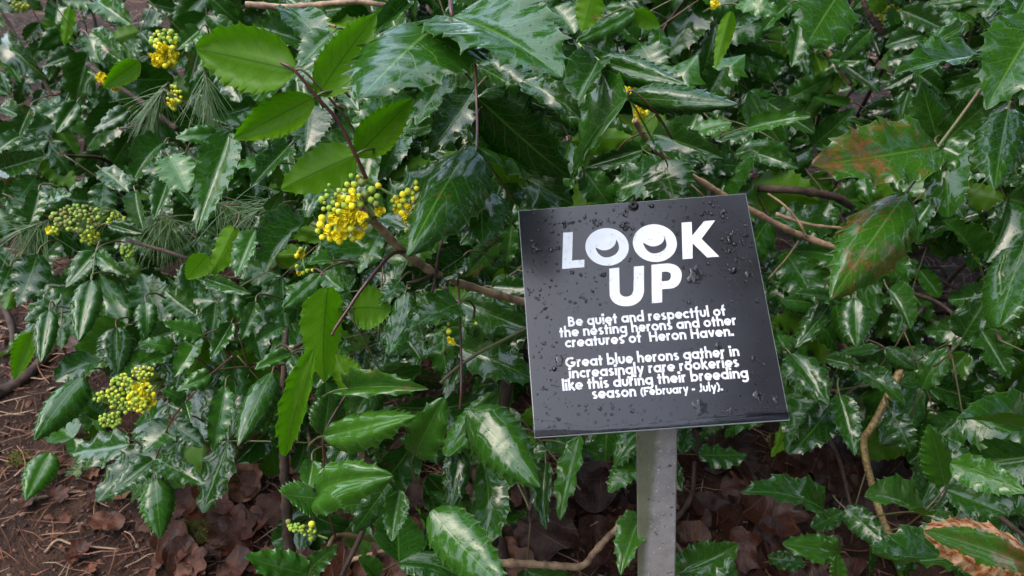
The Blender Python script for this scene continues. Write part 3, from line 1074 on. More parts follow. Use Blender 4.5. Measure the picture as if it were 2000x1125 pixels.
# ---- leaves read one by one off the photograph: base, tip, width/length, kind, depth or None, roll
# kinds: g glossy upper side to the sky, y bright underside, d dark, r blotched, m mid matte, b scorched, l light glossy
HERO = """
3 75 93 155 .45 d 1.35|112 8 105 63 .7 g 1.5|137 12 125 90 .3 y 1.4|150 45 75 98 .5 g 1.5|150 105 85 128 .5 g 1.5
183 3 122 2 .6 m 1.3|187 3 257 48 .6 m 1.15|172 72 195 123 .65 m 1.25|178 62 245 126 .6 m 1.28|250 115 272 80 .6 g 1.25
272 118 202 172 .5 y 1.15|390 58 345 98 .6 m 1.0|388 95 368 164 .5 m .98|577 138 382 95 .64 y .56 0|622 185 735 27 .44 y .57 10
614 190 455 272 .44 yr .57 -5|694 302 548 370 .55 y .59 0|696 305 805 193 .5 y .60 0|882 35 702 192 .74 G .60 18|888 33 1098 152 .68 G .60 -10
795 0 708 95 .3 g .72|560 15 640 95 .55 g .85|650 65 583 130 .5 g .82|603 205 596 298 .95 d .70 0|565 285 488 368 .42 g .76
640 140 702 218 .55 g .78|782 268 738 352 .5 G .72|868 140 812 245 .5 g .74|925 180 838 300 .5 d .70 10|928 286 795 502 .5 g .62 12
935 288 1000 365 .75 g .68|939 368 943 480 1.05 g .64 0|932 190 1115 348 .55 d .68 20|935 130 1090 215 .5 d .74 10|938 292 1120 400 .6 d .80 10
1020 160 1134 232 .36 d .70|1168 118 1118 232 .62 g .74 10|1171 118 1338 166 .36 g .74 25|1228 190 1442 204 .29 d .70 10|1226 190 1120 342 .62 G .68 8
1273 264 1415 310 .42 g .80 20|1298 312 1322 402 1.1 d .84 0|1158 -12 1136 62 .75 yr .68|1428 22 1396 136 .28 y .85|1240 24 1126 82 .3 g .95
1236 22 1290 54 .6 y .95|1083 14 1122 66 .8 g .95|1640 -14 1576 86 1.05 m .62|1560 40 1546 132 .5 m .75|2005 -8 1945 100 .6 g .62
1945 122 1746 146 .32 g .70 25|1880 50 1782 112 .35 m .78|2030 40 1925 215 .7 m .55|1830 288 1586 322 .52 r .60 10|1970 214 1942 372 .62 g .58 0
1832 286 1930 330 .6 m .62|1830 290 1852 425 .55 m .63|1834 284 1800 160 .6 m .68|1838 284 1940 190 .5 m .66|1768 378 1622 586 .52 r .60 0
1640 590 1552 572 .38 g .95|1670 582 1673 678 .66 g .92 0|1735 565 1778 642 .45 g .95|1742 566 1756 538 .7 g .98|1618 598 1552 680 .45 d .95
1552 688 1518 655 .6 m .95|1544 692 1618 792 .55 g .92|1612 700 1690 720 .4 g .98|1722 682 1640 690 .38 g 1.0|1728 680 1790 722 .5 d 1.0
2000 480 1950 640 .6 m .62|1676 722 1768 792 .4 g .95|1640 772 1670 890 .43 g .92 0|1625 788 1540 888 .5 d .95|1738 800 1778 884 .5 d .95
1608 996 1446 962 .42 g .88 10|1650 992 1728 1062 .52 g .88|1646 998 1584 1030 .55 g .95|1800 1005 1688 970 .4 l .88 20|1800 1006 1872 1032 .55 g .9
1862 1088 1708 1082 .55 G .80 15|2012 1108 1804 1036 .50 b .66 0|1845 955 1966 1004 .5 m .88|1856 905 2005 962 .42 l .74 20|1845 948 1814 828 .48 l .86 0
2014 842 1872 820 .45 g .76 15|1640 1078 1528 1062 .5 l .86|1572 1098 1500 1088 .5 g .9|1638 1130 1634 1082 .7 l .84|1332 1118 1442 1062 .65 m .76 5
1252 1010 1212 1124 .5 l .74|1252 892 1188 962 .58 l .76|1246 846 1200 914 .6 m .80|1132 852 1094 1016 .26 l .70 30|1104 868 1176 896 .45 g .76
1066 905 1068 1036 .36 d .80|917 800 1056 952 .56 m .68 10|842 998 992 1156 .48 m .60 14|622 976 768 930 .55 L .66 15|620 974 553 966 1.0 L .66 15
610 900 602 966 .6 l .72|634 852 814 812 .42 L .65 20|632 850 642 768 .85 g .68 0|811 888 868 776 .62 l .66 20|682 760 838 760 .34 L .66 20
700 772 652 690 .6 y .68|612 682 556 892 .22 y .62|640 562 634 748 .44 y .62|688 602 764 605 1.15 y .64 0|782 548 740 597 .62 g .66
792 572 760 692 .42 G .70|896 594 800 645 .66 g .70 15|897 590 1042 645 .62 g .82 15|960 560 1040 560 .6 d .86|903 680 1046 744 .52 g .82 15
900 700 868 782 .5 d .74|628 535 553 602 .42 g .68|632 535 672 566 .8 G .68|650 510 600 516 .6 l .72|602 438 518 535 .5 g .74
626 375 596 432 .6 g .74|525 420 552 373 .6 g .82|524 421 500 468 .5 g .82|746 448 700 534 .36 l .66|742 428 802 450 .6 g .68
905 500 800 572 .5 d .74|553 640 500 668 .5 g .78|568 690 498 722 .4 L .74|570 694 596 765 .5 g .76|76 372 58 438 .55 G 1.1
74 496 34 598 .62 d 1.05|20 520 -4 580 .5 g 1.1|187 492 128 562 .5 g 1.0|188 498 247 540 .5 g 1.0|179 548 154 666 .46 G .92 0
190 530 196 618 .35 d 1.0|97 605 48 626 .65 g 1.0|96 606 80 708 .42 G .95 0|62 648 28 742 .4 y 1.0|120 640 120 682 .6 m 1.0
162 736 67 862 .42 G .95 0|198 704 108 745 .42 g .98|228 640 230 732 .75 d .98 0|285 590 285 662 .6 g .95|393 656 318 628 .55 l .86 10
340 680 278 668 .5 l .88|336 690 270 712 .4 l .88|390 660 340 738 .42 l .88|452 630 412 702 .42 g .84|460 628 450 588 .6 g .85
404 498 364 545 .8 y .84|458 444 408 542 .45 y .84|448 260 384 458 .36 m .68 8|265 375 280 448 .42 g .95|320 280 262 350 .5 g 1.0
330 305 366 376 .95 L .85 0|197 330 252 376 .6 g 1.05|430 265 343 270 .42 L .85|215 440 280 456 .4 d 1.0|405 545 492 574 .32 g .86
500 450 460 542 .42 l .80|500 590 470 666 .45 g .80|412 730 344 764 .5 l .86|360 785 314 760 .6 g .88|362 786 372 822 .6 g .88
440 755 416 882 .35 m .84|532 728 464 872 .44 G .80 0|205 818 150 778 .6 m 1.0|335 826 280 884 .75 g .92|336 826 396 872 .6 d .92
300 898 217 962 .5 g .95 10|304 896 400 946 .46 g .95 10|302 936 314 1052 .58 m .93 0|602 1122 478 1086 .55 L .76|604 1118 660 1065 .5 g .78
780 958 766 1058 .5 m .76|760 944 690 1040 .45 d .78|896 880 880 1000 .45 d .76|945 908 946 1062 .42 m .76|976 768 872 892 .36 l .66
736 1128 700 1088 .6 l .76|1180 470 1240 380 .5 d .9|540 320 460 330 .35 L .82|430 120 470 200 .6 d .9|250 215 180 260 .45 d 1.15
330 350 300 430 .5 G .95|0 210 55 235 .5 g 1.3|60 210 30 280 .45 d 1.25|0 330 90 305 .5 d 1.2|150 200 110 260 .6 g 1.2
40 265 -10 300 .5 g 1.2|90 400 140 380 .5 g 1.1|1460 250 1585 228 .28 l .95|1500 200 1590 260 .4 d 1.0|1480 300 1560 330 .4 g 1.0
1350 260 1430 240 .4 l .95|1700 60 1640 120 .45 d 1.2|1540 10 1490 60 .5 g 1.1|1440 10 1520 30 .4 l 1.0|1660 200 1590 190 .3 m 1.15
1720 260 1660 230 .35 d 1.0|1990 640 1900 600 .5 m .8|1900 500 1840 430 .5 m .72|1880 660 1950 560 .5 d .78|1800 760 1850 680 .5 m .9
1480 20 1400 60 .4 g 1.1|1760 20 1850 60 .5 d 1.1|760 620 820 700 .5 d .8|700 830 640 930 .5 d .85|500 240 560 300 .5 d .82
""".replace('\n', '|')
CAMD = lambda p: (CAM - p).normalized()
hero_leaflets = []
hr = random.Random(77)


def kind_color(k, rr):
    les = 0.0
    if 'r' in k:
        les = 1.05 if k == 'r' else .5
    k0 = k[0]
    li, ye, br = .35, .05, .0
    if k0 == 'g':
        li = rr.uniform(.25, .55)
    elif k0 == 'G':
        li = rr.uniform(.35, .6)
    elif k0 in 'lL':
        li, ye = rr.uniform(.7, 1), rr.uniform(.06, .22)
    elif k0 == 'd':
        li = rr.uniform(.0, .3)
    elif k0 == 'm':
        li, ye = rr.uniform(.4, .7), .08
    elif k0 == 'y':
        li, ye = rr.uniform(.8, 1), rr.uniform(.6, .95)
    elif k0 == 'r':
        li, ye = .55, .15
    elif k0 == 'b':
        li, ye, br, les = .6, .35, .86, 1.0
    if k0 in 'gGdmlL' and rr.random() < .12:
        les = rr.uniform(.25, .6)
    return (li, les, ye, br)


cands = []
for ent in HERO.split('|'):
    q = ent.split()
    if not q:
        continue
    bx, by, tx, ty, wr = map(float, q[:5])
    k = q[5]
    d = float(q[6])
    roll = float(q[7]) if len(q) > 7 else None
    cands.append((bx, by, tx, ty, wr, k, d, roll))
for bx, by, tx, ty, wr, k, d, roll in cands:
    lenpx = math.hypot(tx - bx, ty - by)
    d0 = safe_depth(bx, by, d)
    dt = {'y': .02, 'G': -.06, 'g': -.05, 'L': -.06, 'l': -.05}.get(k[0], -.03) * (lenpx / 150)
    d1 = safe_depth(tx, ty, d0 + dt)
    B, T = P(bx, by, d0), P(tx, ty, d1)
    c = CAMD((B + T) / 2)
    if k[0] == 'y':
        N = c + UP * .05
    elif k[0] in 'GL':
        N = c * .75 + UP * .75
    elif k[0] in 'gl':
        N = c * .8 + UP * .55
    elif k[0] == 'd':
        N = c * .95 + UP * .12
    else:
        N = c * .95 + UP * .25
    if roll is None:
        roll = hr.uniform(-24, 24)
    y = (T - B).normalized()
    N = Matrix.Rotation(rad(roll), 3, y) @ (N - y * N.dot(y))
    # keep the seen width: undo the foreshortening of the tilt
    n_ = N.normalized()
    fs = max(.6, abs(n_.dot((c - y * c.dot(y)).normalized())))
    if k[0] in 'yb' or roll == 0 or lenpx > 170:
        me = LF[hr.randrange(len(LF))]
    else:
        me = LM[hr.randrange(len(LM))]
    wr2 = wr / fs * (lenpx / F * (d0 + d1) / 2) / (T - B).length
    if (bx, by) == (300, 898) or (95, 885) == (bx, by):
        pass
    sh = shrub_at((bx + tx) / 2, (by + ty) / 2)
    o = add_leaflet(sh['o'], orient(None, B, T, N, wr2, flip=k[0] == 'y'), me, kind_color(k, hr))
    sh['n'] += 1
    if lenpx < 200 and hr.random() < .75 and k[0] != 'b':
        bk = (-y * .55 - c * .55 - UP * .45 + Vector((hr.uniform(-.4, .4), 0, hr.uniform(-.2, .3)))).normalized()
        Ls = hr.uniform(.05, .09)
        st_ = tube_obj('leaf_stalk', [(smooth_path([B + y * .002, B - y * .010 - c * .004, B + bk * Ls * .5 - y * .01, B + bk * Ls], 4), .0009, .0013)], M_rach, None, 5)
        st_.parent = sh['o']
        st_.matrix_parent_inverse = sh['o'].matrix_world.inverted()
    hero_leaflets.append((bx, by, tx, ty))

# seedlings
for idx, ents in ((16, [(98, 884, 50, 978, .55, 'l', 0)]), (17, [(143, 856, 106, 822, .85, 'm', 0), (144, 857, 153, 902, .6, 'm', 10)])):
    sh = shrubs[idx]
    g, t = ground_hit(*( (110, 950) if idx == 16 else (150, 915)))
    old = sh['loc']
    sh['o'].location = g
    sh['loc'] = g
    bpy.context.view_layer.update()
    top = None
    for bx, by, tx, ty, wr, k, roll in ents:
        gh, tg = ground_hit(bx, by)
        B = P(bx, by, tg - .05)
        gh2, tg2 = ground_hit(tx, ty)
        T = P(tx, ty, tg2 - .035)
        N = CAMD(B) + UP * .5
        add_leaflet(sh['o'], orient(None, B, T, N, wr), LF[2 + idx % 3], kind_color(k, hr))
        top = B
    tube_obj('stem', [(smooth_path([g - UP * .01, (g + top) / 2 + Vector((.006, 0, .008)), top]), .0016, .0011)], M_rach).parent = sh['o']
    sh['o'].children[-1].matrix_parent_inverse = sh['o'].matrix_world.inverted()


def own(o, par):
    o.parent = par
    o.matrix_parent_inverse = par.matrix_world.inverted()
    return o


# ---- compound leaves filling the bushes behind
def no_fill(px, py):
    # bare soil lower left, litter gaps at the bottom and right of the post
    if py > np.interp(px, [-300, 0, 60, 200, 330, 440, 560, 620], [470, 600, 650, 770, 850, 880, 900, 950]) and px < 600:
        return .0
    if px < 45 and 130 < py < 400:
        return .25
    if 560 < px < 1240 and py > 850:
        return .55
    if 1320 < px < 1830 and py > 830 and py < 1010:
        return .2
    if 1320 < px < 1700 and py > 1000:
        return .3
    if 1500 < px < 1640 and 380 < py < 560:
        return .35
    if 1580 < px < 1780 and 60 < py < 330:
        return .45
    if 1780 < px < 2010 and py > 400:
        return .7
    return 1.0


def compound(px, py, d, scale, rr, dark=0.0):
    sh = shrub_at(px, py)
    if sh['n'] > 285:
        return 0
    npairs = rr.choice([2, 2, 3, 3, 4])
    Lr = scale * (npairs * .5 + .35)
    O = P(px, py, d)
    c = CAMD(O)
    right = RC @ Vector((1, 0, 0))
    a = rr.gauss(0, 60)
    # mostly hanging outwards: down the picture and a little towards the viewer
    dirv = (Matrix.Rotation(rad(a), 3, c) @ (-UP * .9 + c * rr.uniform(-.1, .55))).normalized()
    N = (c * rr.uniform(.35, .9) + UP * rr.uniform(.3, 1.1) + right * rr.uniform(-.6, .6))
    N = (N - dirv * N.dot(dirv)).normalized()
    side = dirv.cross(N)
    start = O - dirv * Lr * .5
    pts = []
    sag = -UP * .05 * rr.random() + N * rr.uniform(-.02, .02)
    for i in range(-2, 7):
        t = i / 6
        pts.append(start + dirv * (Lr * t) + sag * (t * t) * Lr * 4)
    # clear of the sign and above the ground
    tip = pts[-1]
    for q in (pts[2], tip, pts[5]):
        x_, y_, dd = proj(q)
        if 930 < x_ < 1630 and 300 < y_ < 930 and dd < .84:
            return 0
        if q.z < gz(q.x, q.y) + .025:
            return 0
    V, Fc, U = [], [], []
    tube(V, Fc, U, [p - O for p in pts], .0011, .0007, 5)
    part = link('compound_leaf', mesh('compound_leaf', V, Fc, True, U), M_rach)
    part.location = O
    bpy_mw = Matrix.Translation(O)
    part.parent = sh['o']
    part.matrix_parent_inverse = sh['mwi']
    base_l = rr.uniform(.25, .65) * (1 - dark)  # back layers get darker leaf colour, standing in for shade deep inside
    pi_ = bpy_mw.inverted()

    def put(B, dv, L):
        T = B + dv * L
        wr = rr.uniform(.44, .70)
        n2 = (N + side * rr.uniform(-.3, .3) + c * rr.uniform(-.15, .15)).normalized()
        flip = rr.random() < .10
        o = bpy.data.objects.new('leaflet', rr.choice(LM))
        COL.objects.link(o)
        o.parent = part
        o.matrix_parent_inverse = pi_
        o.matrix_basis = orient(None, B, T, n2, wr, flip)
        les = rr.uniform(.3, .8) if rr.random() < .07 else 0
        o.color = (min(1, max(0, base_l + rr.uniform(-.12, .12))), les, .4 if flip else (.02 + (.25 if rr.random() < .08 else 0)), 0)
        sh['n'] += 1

    for i in range(npairs):
        t = .22 + .62 * i / max(1, npairs - 1 + .3)
        B = start + dirv * (Lr * t) + sag * (t * t) * Lr * 4
        for sg in (-1, 1):
            if rr.random() < .07:
                continue
            an = rad(rr.uniform(48, 78))
            dv = (dirv * math.cos(an) + side * (sg * math.sin(an)) - UP * rr.uniform(0, .35) + N * rr.uniform(-.15, .2)).normalized()
            put(B + side * (sg * .001), dv, scale * rr.uniform(.85, 1.1))
    put(pts[-1], (dirv - UP * rr.uniform(-.1, .3) + side * rr.uniform(-.2, .2)).normalized(), scale * rr.uniform(.95, 1.2))
    sh['paths'].append(pts[0])
    return 1


for s_ in shrubs:
    s_['mwi'] = s_['o'].matrix_world.inverted()
fr_ = random.Random(2024)


def fill(step, d_off, d_jit, scale, x0=-160, x1=2160, y0=-130, y1=1190, dark=0.0):
    y = y0
    row = 0
    while y < y1:
        sx = step * canopy_scale(1000, y)
        x = x0 + (row % 2) * step / 2
        while x < x1:
            jx, jy = x + fr_.uniform(-.45, .45) * step, y + fr_.uniform(-.45, .45) * step
            cs = 1.0 / canopy(jx, jy)
            if fr_.random() < no_fill(jx, jy):
                d = canopy(jx, jy) + d_off + fr_.uniform(0, d_jit)
                if not (980 < jx < 1520 and 400 < jy < 830 and d_off < .3 and fr_.random() < .6):
                    compound(jx, jy, d, scale * fr_.uniform(.62, 1.25) * (1.0 if cs < .9 else 1.05), fr_, dark)
            x += step * (0.62 + .42 * cs)
        y += step * (0.62 + .3 / canopy(300, y))
        row += 1


def canopy_scale(x, y):
    return 1


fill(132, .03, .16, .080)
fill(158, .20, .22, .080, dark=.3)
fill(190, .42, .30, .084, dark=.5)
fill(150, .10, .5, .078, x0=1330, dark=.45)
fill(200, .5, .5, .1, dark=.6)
print('leaflets', [s_['n'] for s_ in shrubs], sum(s_['n'] for s_ in shrubs))

# ---- stems of each shrub
for s_ in shrubs[:16]:
    if not s_['paths']:
        continue
    base = s_['loc']
    pts = s_['paths']
    fr_.shuffle(pts)
    for q in pts[:7]:
        b = base + Vector((fr_.uniform(-.08, .08), fr_.uniform(0, .12), -.02))
        mid1 = b.lerp(q, .35) + Vector((fr_.uniform(-.05, .05), .08, .02))
        mid2 = b.lerp(q, .75) + Vector((fr_.uniform(-.04, .04), .04, .03))
        own(tube_obj('stem', [(smooth_path([b, mid1, mid2, q], 7), .006, .0022)], M_barkd, None, 7, .25), s_['o'])


# ---- stalks and branches read off the photograph
def pxpath(pts, default=None):
    q = [P(a, b, c) for a, b, c in pts]
    q = [q[0]] + [p + Vector((fr_.uniform(-.001, .001), 0, fr_.uniform(-.001, .001))) for p in q[1:-1]] + [q[-1]]
    return smooth_path(q, 9)


def branch(i, pts, r0, r1, mat, name='branch', sides=8, knots=.25, label=None):
    o = tube_obj(name, [(pxpath(pts), r0, r1)], mat, None, sides, knots)
    own(o, shrubs[i]['o'])
    if label:
        o['label'] = label
    return o


branch(4, [(548, 122, .56), (577, 139, .56), (622, 190, .57), (660, 240, .58), (693, 302, .59), (715, 348, .60)], .0011, .0017, M_rachd, 'leaf_stalk', knots=.1)
branch(4, [(700, 400, .615), (722, 425, .62), (740, 440, .63), (765, 470, .65), (790, 492, .67), (850, 536, .72), (930, 565, .76), (1030, 590, .80), (1120, 610, .85)], .0032, .0040, M_bark)
branch(4, [(790, 492, .665), (765, 495, .65), (735, 525, .64), (705, 570, .635), (682, 600, .63), (655, 640, .625), (648, 655, .62)], .0016, .0012, M_rachd, 'leaf_stalk', knots=.1)
branch(4, [(848, 535, .715), (820, 548, .70), (795, 553, .70)], .0016, .0014, M_barkd, 'twig', knots=.5)
branch(4, [(850, 535, .715), (845, 565, .71), (832, 600, .70)], .0017, .001, M_barkd, 'twig', knots=.5)
branch(4, [(852, 532, .715), (860, 490, .71), (868, 455, .71)], .0015, .001, M_barkd, 'twig', knots=.5)
branch(4, [(802, 500, .69), (782, 540, .69)], .0009, .0007, M_rach, 'leaf_stalk', knots=.1)
branch(5, [(878, -20, .62), (885, 30, .60), (905, 60, .63), (922, 95, .66), (928, 140, .68), (931, 190, .68), (932, 240, .66), (930, 288, .64), (937, 330, .64), (940, 370, .645)], .0016, .001, M_rachd, 'leaf_stalk', knots=.15)
branch(5, [(925, 120, .67), (880, 120, .70), (835, 118, .74)], .0008, .0007, M_rach, 'leaf_stalk', knots=.1)
branch(7, [(890, 515, .74), (893, 560, .72), (896, 600, .70), (900, 680, .70), (901, 760, .69), (898, 800, .69)], .0011, .0011, M_rachd, 'leaf_stalk', knots=.1)
branch(7, [(1060, 625, .84), (1025, 642, .78), (980, 668, .74), (935, 688, .72), (895, 718, .71), (860, 748, .70)], .0022, .0014, M_rach, 'branch', knots=.12, label='thin reddish branch coming from behind the sign')
branch(8, [(1130, 85, .78), (1145, 102, .76), (1170, 119, .75), (1228, 190, .72), (1272, 265, .78), (1298, 313, .83), (1320, 370, .86)], .0012, .0009, M_stalk, 'leaf_stalk', knots=.1)
branch(8, [(1240, 235, .80), (1262, 270, .82), (1300, 310, .86), (1370, 355, .90), (1420, 385, .93), (1470, 412, .95), (1520, 440, .97), (1575, 463, .99), (1632, 482, 1.0), (1700, 492, 1.02)], .0028, .0042, M_bark)
branch(8, [(1575, 462, .985), (1560, 430, .98), (1530, 400, .98), (1500, 378, .99)], .0016, .0012, M_bark, 'twig')
branch(8, [(1560, 470, .99), (1535, 505, 1.0), (1500, 545, 1.02)], .0012, .0008, M_bark, 'twig')
branch(10, [(1480, 368, 1.12), (1560, 372, 1.1), (1630, 385, 1.12), (1665, 405, 1.15)], .0060, .005, M_barkd)
branch(10, [(1515, 418, 1.08), (1580, 438, 1.08), (1650, 446, 1.1)], .0028, .002, M_bark, 'twig')
branch(11, [(1760, 720, 1.0), (1722, 800, 1.0), (1700, 838, 1.0), (1686, 860, 1.01), (1692, 905, 1.01), (1705, 955, 1.01), (1718, 1000, 1.0), (1742, 1055, 1.0)], .0050, .0044, M_bark_y, knots=.1, label='pale yellow bent woody stem')
branch(11, [(1692, 920, 1.0), (1682, 955, .98), (1670, 990, .96)], .0012, .0008, M_rach, 'leaf_stalk', knots=.1)
branch(11, [(1780, 620, 1.0), (1740, 690, 1.02), (1690, 745, 1.04), (1640, 778, 1.0)], .001, .0008, M_rach, 'leaf_stalk', knots=.1)
branch(13, [(960, 1100, .86), (1020, 1100, .88), (1085, 1106, .9), (1135, 1106, .92), (1160, 1080, .94), (1185, 1050, .96), (1205, 1030, .97), (1214, 1010, .98)], .0040, .0036, M_bark)
branch(13, [(610, 1105, .80), (640, 1070, .82), (660, 1045, .84), (720, 1052, .86), (780, 1065, .88), (830, 1078, .9)], .0024, .003, M_rach, 'branch')
branch(13, [(655, 1048, .83), (645, 1010, .8), (625, 975, .67)], .0011, .001, M_rachd, 'leaf_stalk', knots=.1)
branch(6, [(700, 740, .68), (684, 762, .665), (660, 800, .66), (635, 850, .652), (632, 900, .66), (628, 940, .665), (622, 976, .662)], .001, .001, M_rachd, 'leaf_stalk', knots=.1)
branch(6, [(560, 640, .98), (552, 740, .98), (550, 820, 1.0), (554, 900, 1.02), (560, 1000, 1.05), (566, 1080, 1.08)], .003, .0075, M_barkd)
branch(7, [(1000, 700, .9), (975, 850, .95), (965, 950, 1.0), (960, 1060, 1.05)], .007, .009, M_barkd)
branch(1, [(172, 125, 1.22), (215, 160, 1.2), (260, 188, 1.18), (300, 215, 1.15), (345, 252, 1.12)], .0042, .0034, M_barkd)
branch(1, [(232, 252, 1.12), (280, 244, 1.12), (325, 236, 1.14)], .0014, .0012, M_barkd, 'twig')
branch(1, [(480, 8, .95), (560, 12, .95), (640, 8, .94), (700, 4, .94), (760, 12, .95)], .0036, .003, M_bark)
branch(1, [(625, 43, .92), (655, 52, .9)], .002, .0018, M_bark, 'twig')
branch(4, [(500, 425, .84), (560, 425, .83), (600, 433, .82), (640, 450, .8)], .0018, .002, M_rach, 'twig')
branch(3, [(470, 630, .84), (410, 650, .86), (390, 662, .87), (340, 682, .88)], .001, .0008, M_rachd, 'leaf_stalk', knots=.1)
branch(3, [(455, 695, .85), (410, 735, .87), (370, 780, .88), (335, 825, .9), (305, 895, .94)], .0011, .001, M_rachd, 'leaf_stalk', knots=.1)
branch(3, [(250, 470, 1.0), (320, 490, .98), (365, 505, .97), (420, 520, 1.0)], .0022, .0025, M_barkd)
branch(2, [(195, 470, 1.02), (188, 495, 1.0), (180, 545, .93)], .0009, .0008, M_rach, 'leaf_stalk', knots=.1)
branch(15, [(1850, 1110, .85), (1878, 985, .95), (1880, 960, .97)], .0013, .0011, M_rach, 'leaf_stalk', knots=.1)
branch(15, [(1700, 1040, .95), (1760, 1030, .93), (1800, 1005, .9), (1845, 955, .9)], .0012, .001, M_rach, 'leaf_stalk', knots=.1)
branch(10, [(2010, 50, .56), (1960, 110, .60), (1900, 200, .62), (1832, 287, .615), (1790, 350, .61), (1768, 378, .605)], .0016, .0012, M_rach, 'leaf_stalk', knots=.1)
# dark trunks at the top right
branch(9, [(1830, -60, 1.9), (1832, 40, 1.95), (1828, 130, 2.0), (1820, 260, 2.0)], .012, .014, M_barkd, label='thicker dark upright trunk')
branch(9, [(1800, -60, 1.8), (1796, 30, 1.85), (1792, 120, 1.9)], .007, .008, M_barkd, label='slim brown upright trunk')
branch(9, [(1685, 0, 1.4), (1705, 40, 1.4), (1735, 75, 1.4), (1760, 95, 1.42)], .005, .005, M_barkd)
branch(9, [(1615, 100, 1.4), (1640, 130, 1.4), (1662, 165, 1.38)], .005, .004, M_bark)

# ---------------------------------------------------------------- flowers
def bud_mesh():
    V, Fc = [], []
    prof = [(.0, -1), (.5, -.86), (.86, -.45), (1, .05), (.85, .55), (.5, .88), (.12, 1.02)]
    n = 9
    for r, z in prof:
        for k in range(n):
            a = 2 * math.pi * k / n
            q = 1 + .05 * math.cos(3 * a)
            V.append((r * q * math.cos(a), r * q * math.sin(a), z))
    for i in range(len(prof) - 1):
        for k in range(n):
            Fc.append((i * n + k, i * n + (k + 1) % n, (i + 1) * n + (k + 1) % n, (i + 1) * n + k))
    Fc.append(tuple((len(prof) - 1) * n + k for k in range(n)))
    me = mesh('bud_shape', V, Fc)
    me.materials.append(M_bud)
    return me


def flower_mesh():
    V, Fc = [], []

    def petal(a0, wdt, r0, r1, lift, cup):
        b = len(V)
        for i in range(4):
            t = i / 3
            r = r0 + (r1 - r0) * math.sin(t * 1.35)
            z = lift * t - .35 + cup * t * t
            ww = wdt * (math.sin(math.pi * (.22 + .62 * t)))
            for j in (-1, -.4, .4, 1):
                a = a0 + ww * j
                V.append((r * math.cos(a), r * math.sin(a), z + .14 * j * j))
        for i in range(3):
            for j in range(3):
                Fc.append((b + i * 4 + j, b + i * 4 + j + 1, b + i * 4 + 5 + j, b + i * 4 + 4 + j))
    for k in range(6):
        petal(k * math.pi / 3, .62, .15, .95, .5, .25)
    for k in range(6):
        petal(k * math.pi / 3 + .5, .6, .1, .62, 1.0, .1)
    for k in range(3):
        petal(k * 2 * math.pi / 3 + .2, .8, .2, 1.2, .1, -.15)
    b = len(V)
    for z, r in ((-.5, .3), (.1, .28), (.35, .2)):
        for k in range(6):
            V.append((r * math.cos(k * math.pi / 3), r * math.sin(k * math.pi / 3), z))
    for i in range(2):
        for k in range(6):
            Fc.append((b + i * 6 + k, b + i * 6 + (k + 1) % 6, b + i * 6 + 6 + (k + 1) % 6, b + i * 6 + 6 + k))
    Fc.append(tuple(b + 12 + k for k in range(6)))
    me = mesh('flower_shape', V, Fc)
    me.materials.append(M_bud)
    return me


MB_, MF_ = bud_mesh(), flower_mesh()


def cluster(idx, origin, depth, items, scale, axis, label, name='flower_cluster'):
    """items: (x px, y px, r px, kind) ; axis: list of (px,py) of the stalk"""
    ax = [P(a, b, depth + .012) for a, b in axis]
    paths = [(smooth_path(ax, 4), .0013, .0009)]
    cx = sum(i[0] for i in items) / len(items)
    cy = sum(i[1] for i in items) / len(items)
    hx = max(abs(i[0] - cx) for i in items) + 1
    hy = max(abs(i[1] - cy) for i in items) + 1
    put = []
    for x, y, r, k in items:
        if k == 'Y' and fr_.random() < .45:
            k, r = 'F', r * 1.12
        r *= fr_.uniform(.85, 1.08)
        e = max(0, 1 - ((x - cx) / hx) ** 2 * .8 - ((y - cy) / hy) ** 2 * .8)
        d = depth - math.sqrt(e) * hx / F * depth * .8 + fr_.uniform(-.004, .006)
        p = P(x, y, d)
        put.append((p, r / F * d, k))
        near = min(ax, key=lambda q: (q - p).length)
        q2 = near.lerp(p, .5) + UP * .002
        paths.append(([near, q2, p], .00045, .0004))
    st = tube_obj(name, paths, M_stalk, None, 5)
    sh = shrubs[idx]
    own(st, sh['o'])
    if label:
        st['label'] = label
    mw = sh['o'].matrix_world
    for p, r, k in put:
        o = bpy.data.objects.new('flower' if k == 'F' else 'bud', MF_ if k == 'F' else MB_)
        COL.objects.link(o)
        o.parent = st
        c = CAMD(p)
        ax_ = (c + Vector((fr_.uniform(-.7, .7), fr_.uniform(-.3, .3), fr_.uniform(-.9, .2)))).normalized()
        q = ax_.to_track_quat('Z', 'Y')
        o.rotation_mode = 'QUATERNION'
        o.rotation_quaternion = q
        o.location = p
        o.scale = (r, r, r) if k != 'F' else (r * 1.1,) * 3
        g, pu = {'g': (.05, 0), 'h': (.25, 0), 'v': (.5, 0), 'Y': (1, 0), 'F': (1.1, 0), 'p': (.2, .6)}[k]
        o.color = (g + fr_.uniform(-.12, .12), pu, 0, 1)
    return st


def from_zoom(lst, ox, oy, k):
    return [(ox + a / k, oy + b / k, r / k, c) for a, b, r, c in lst]


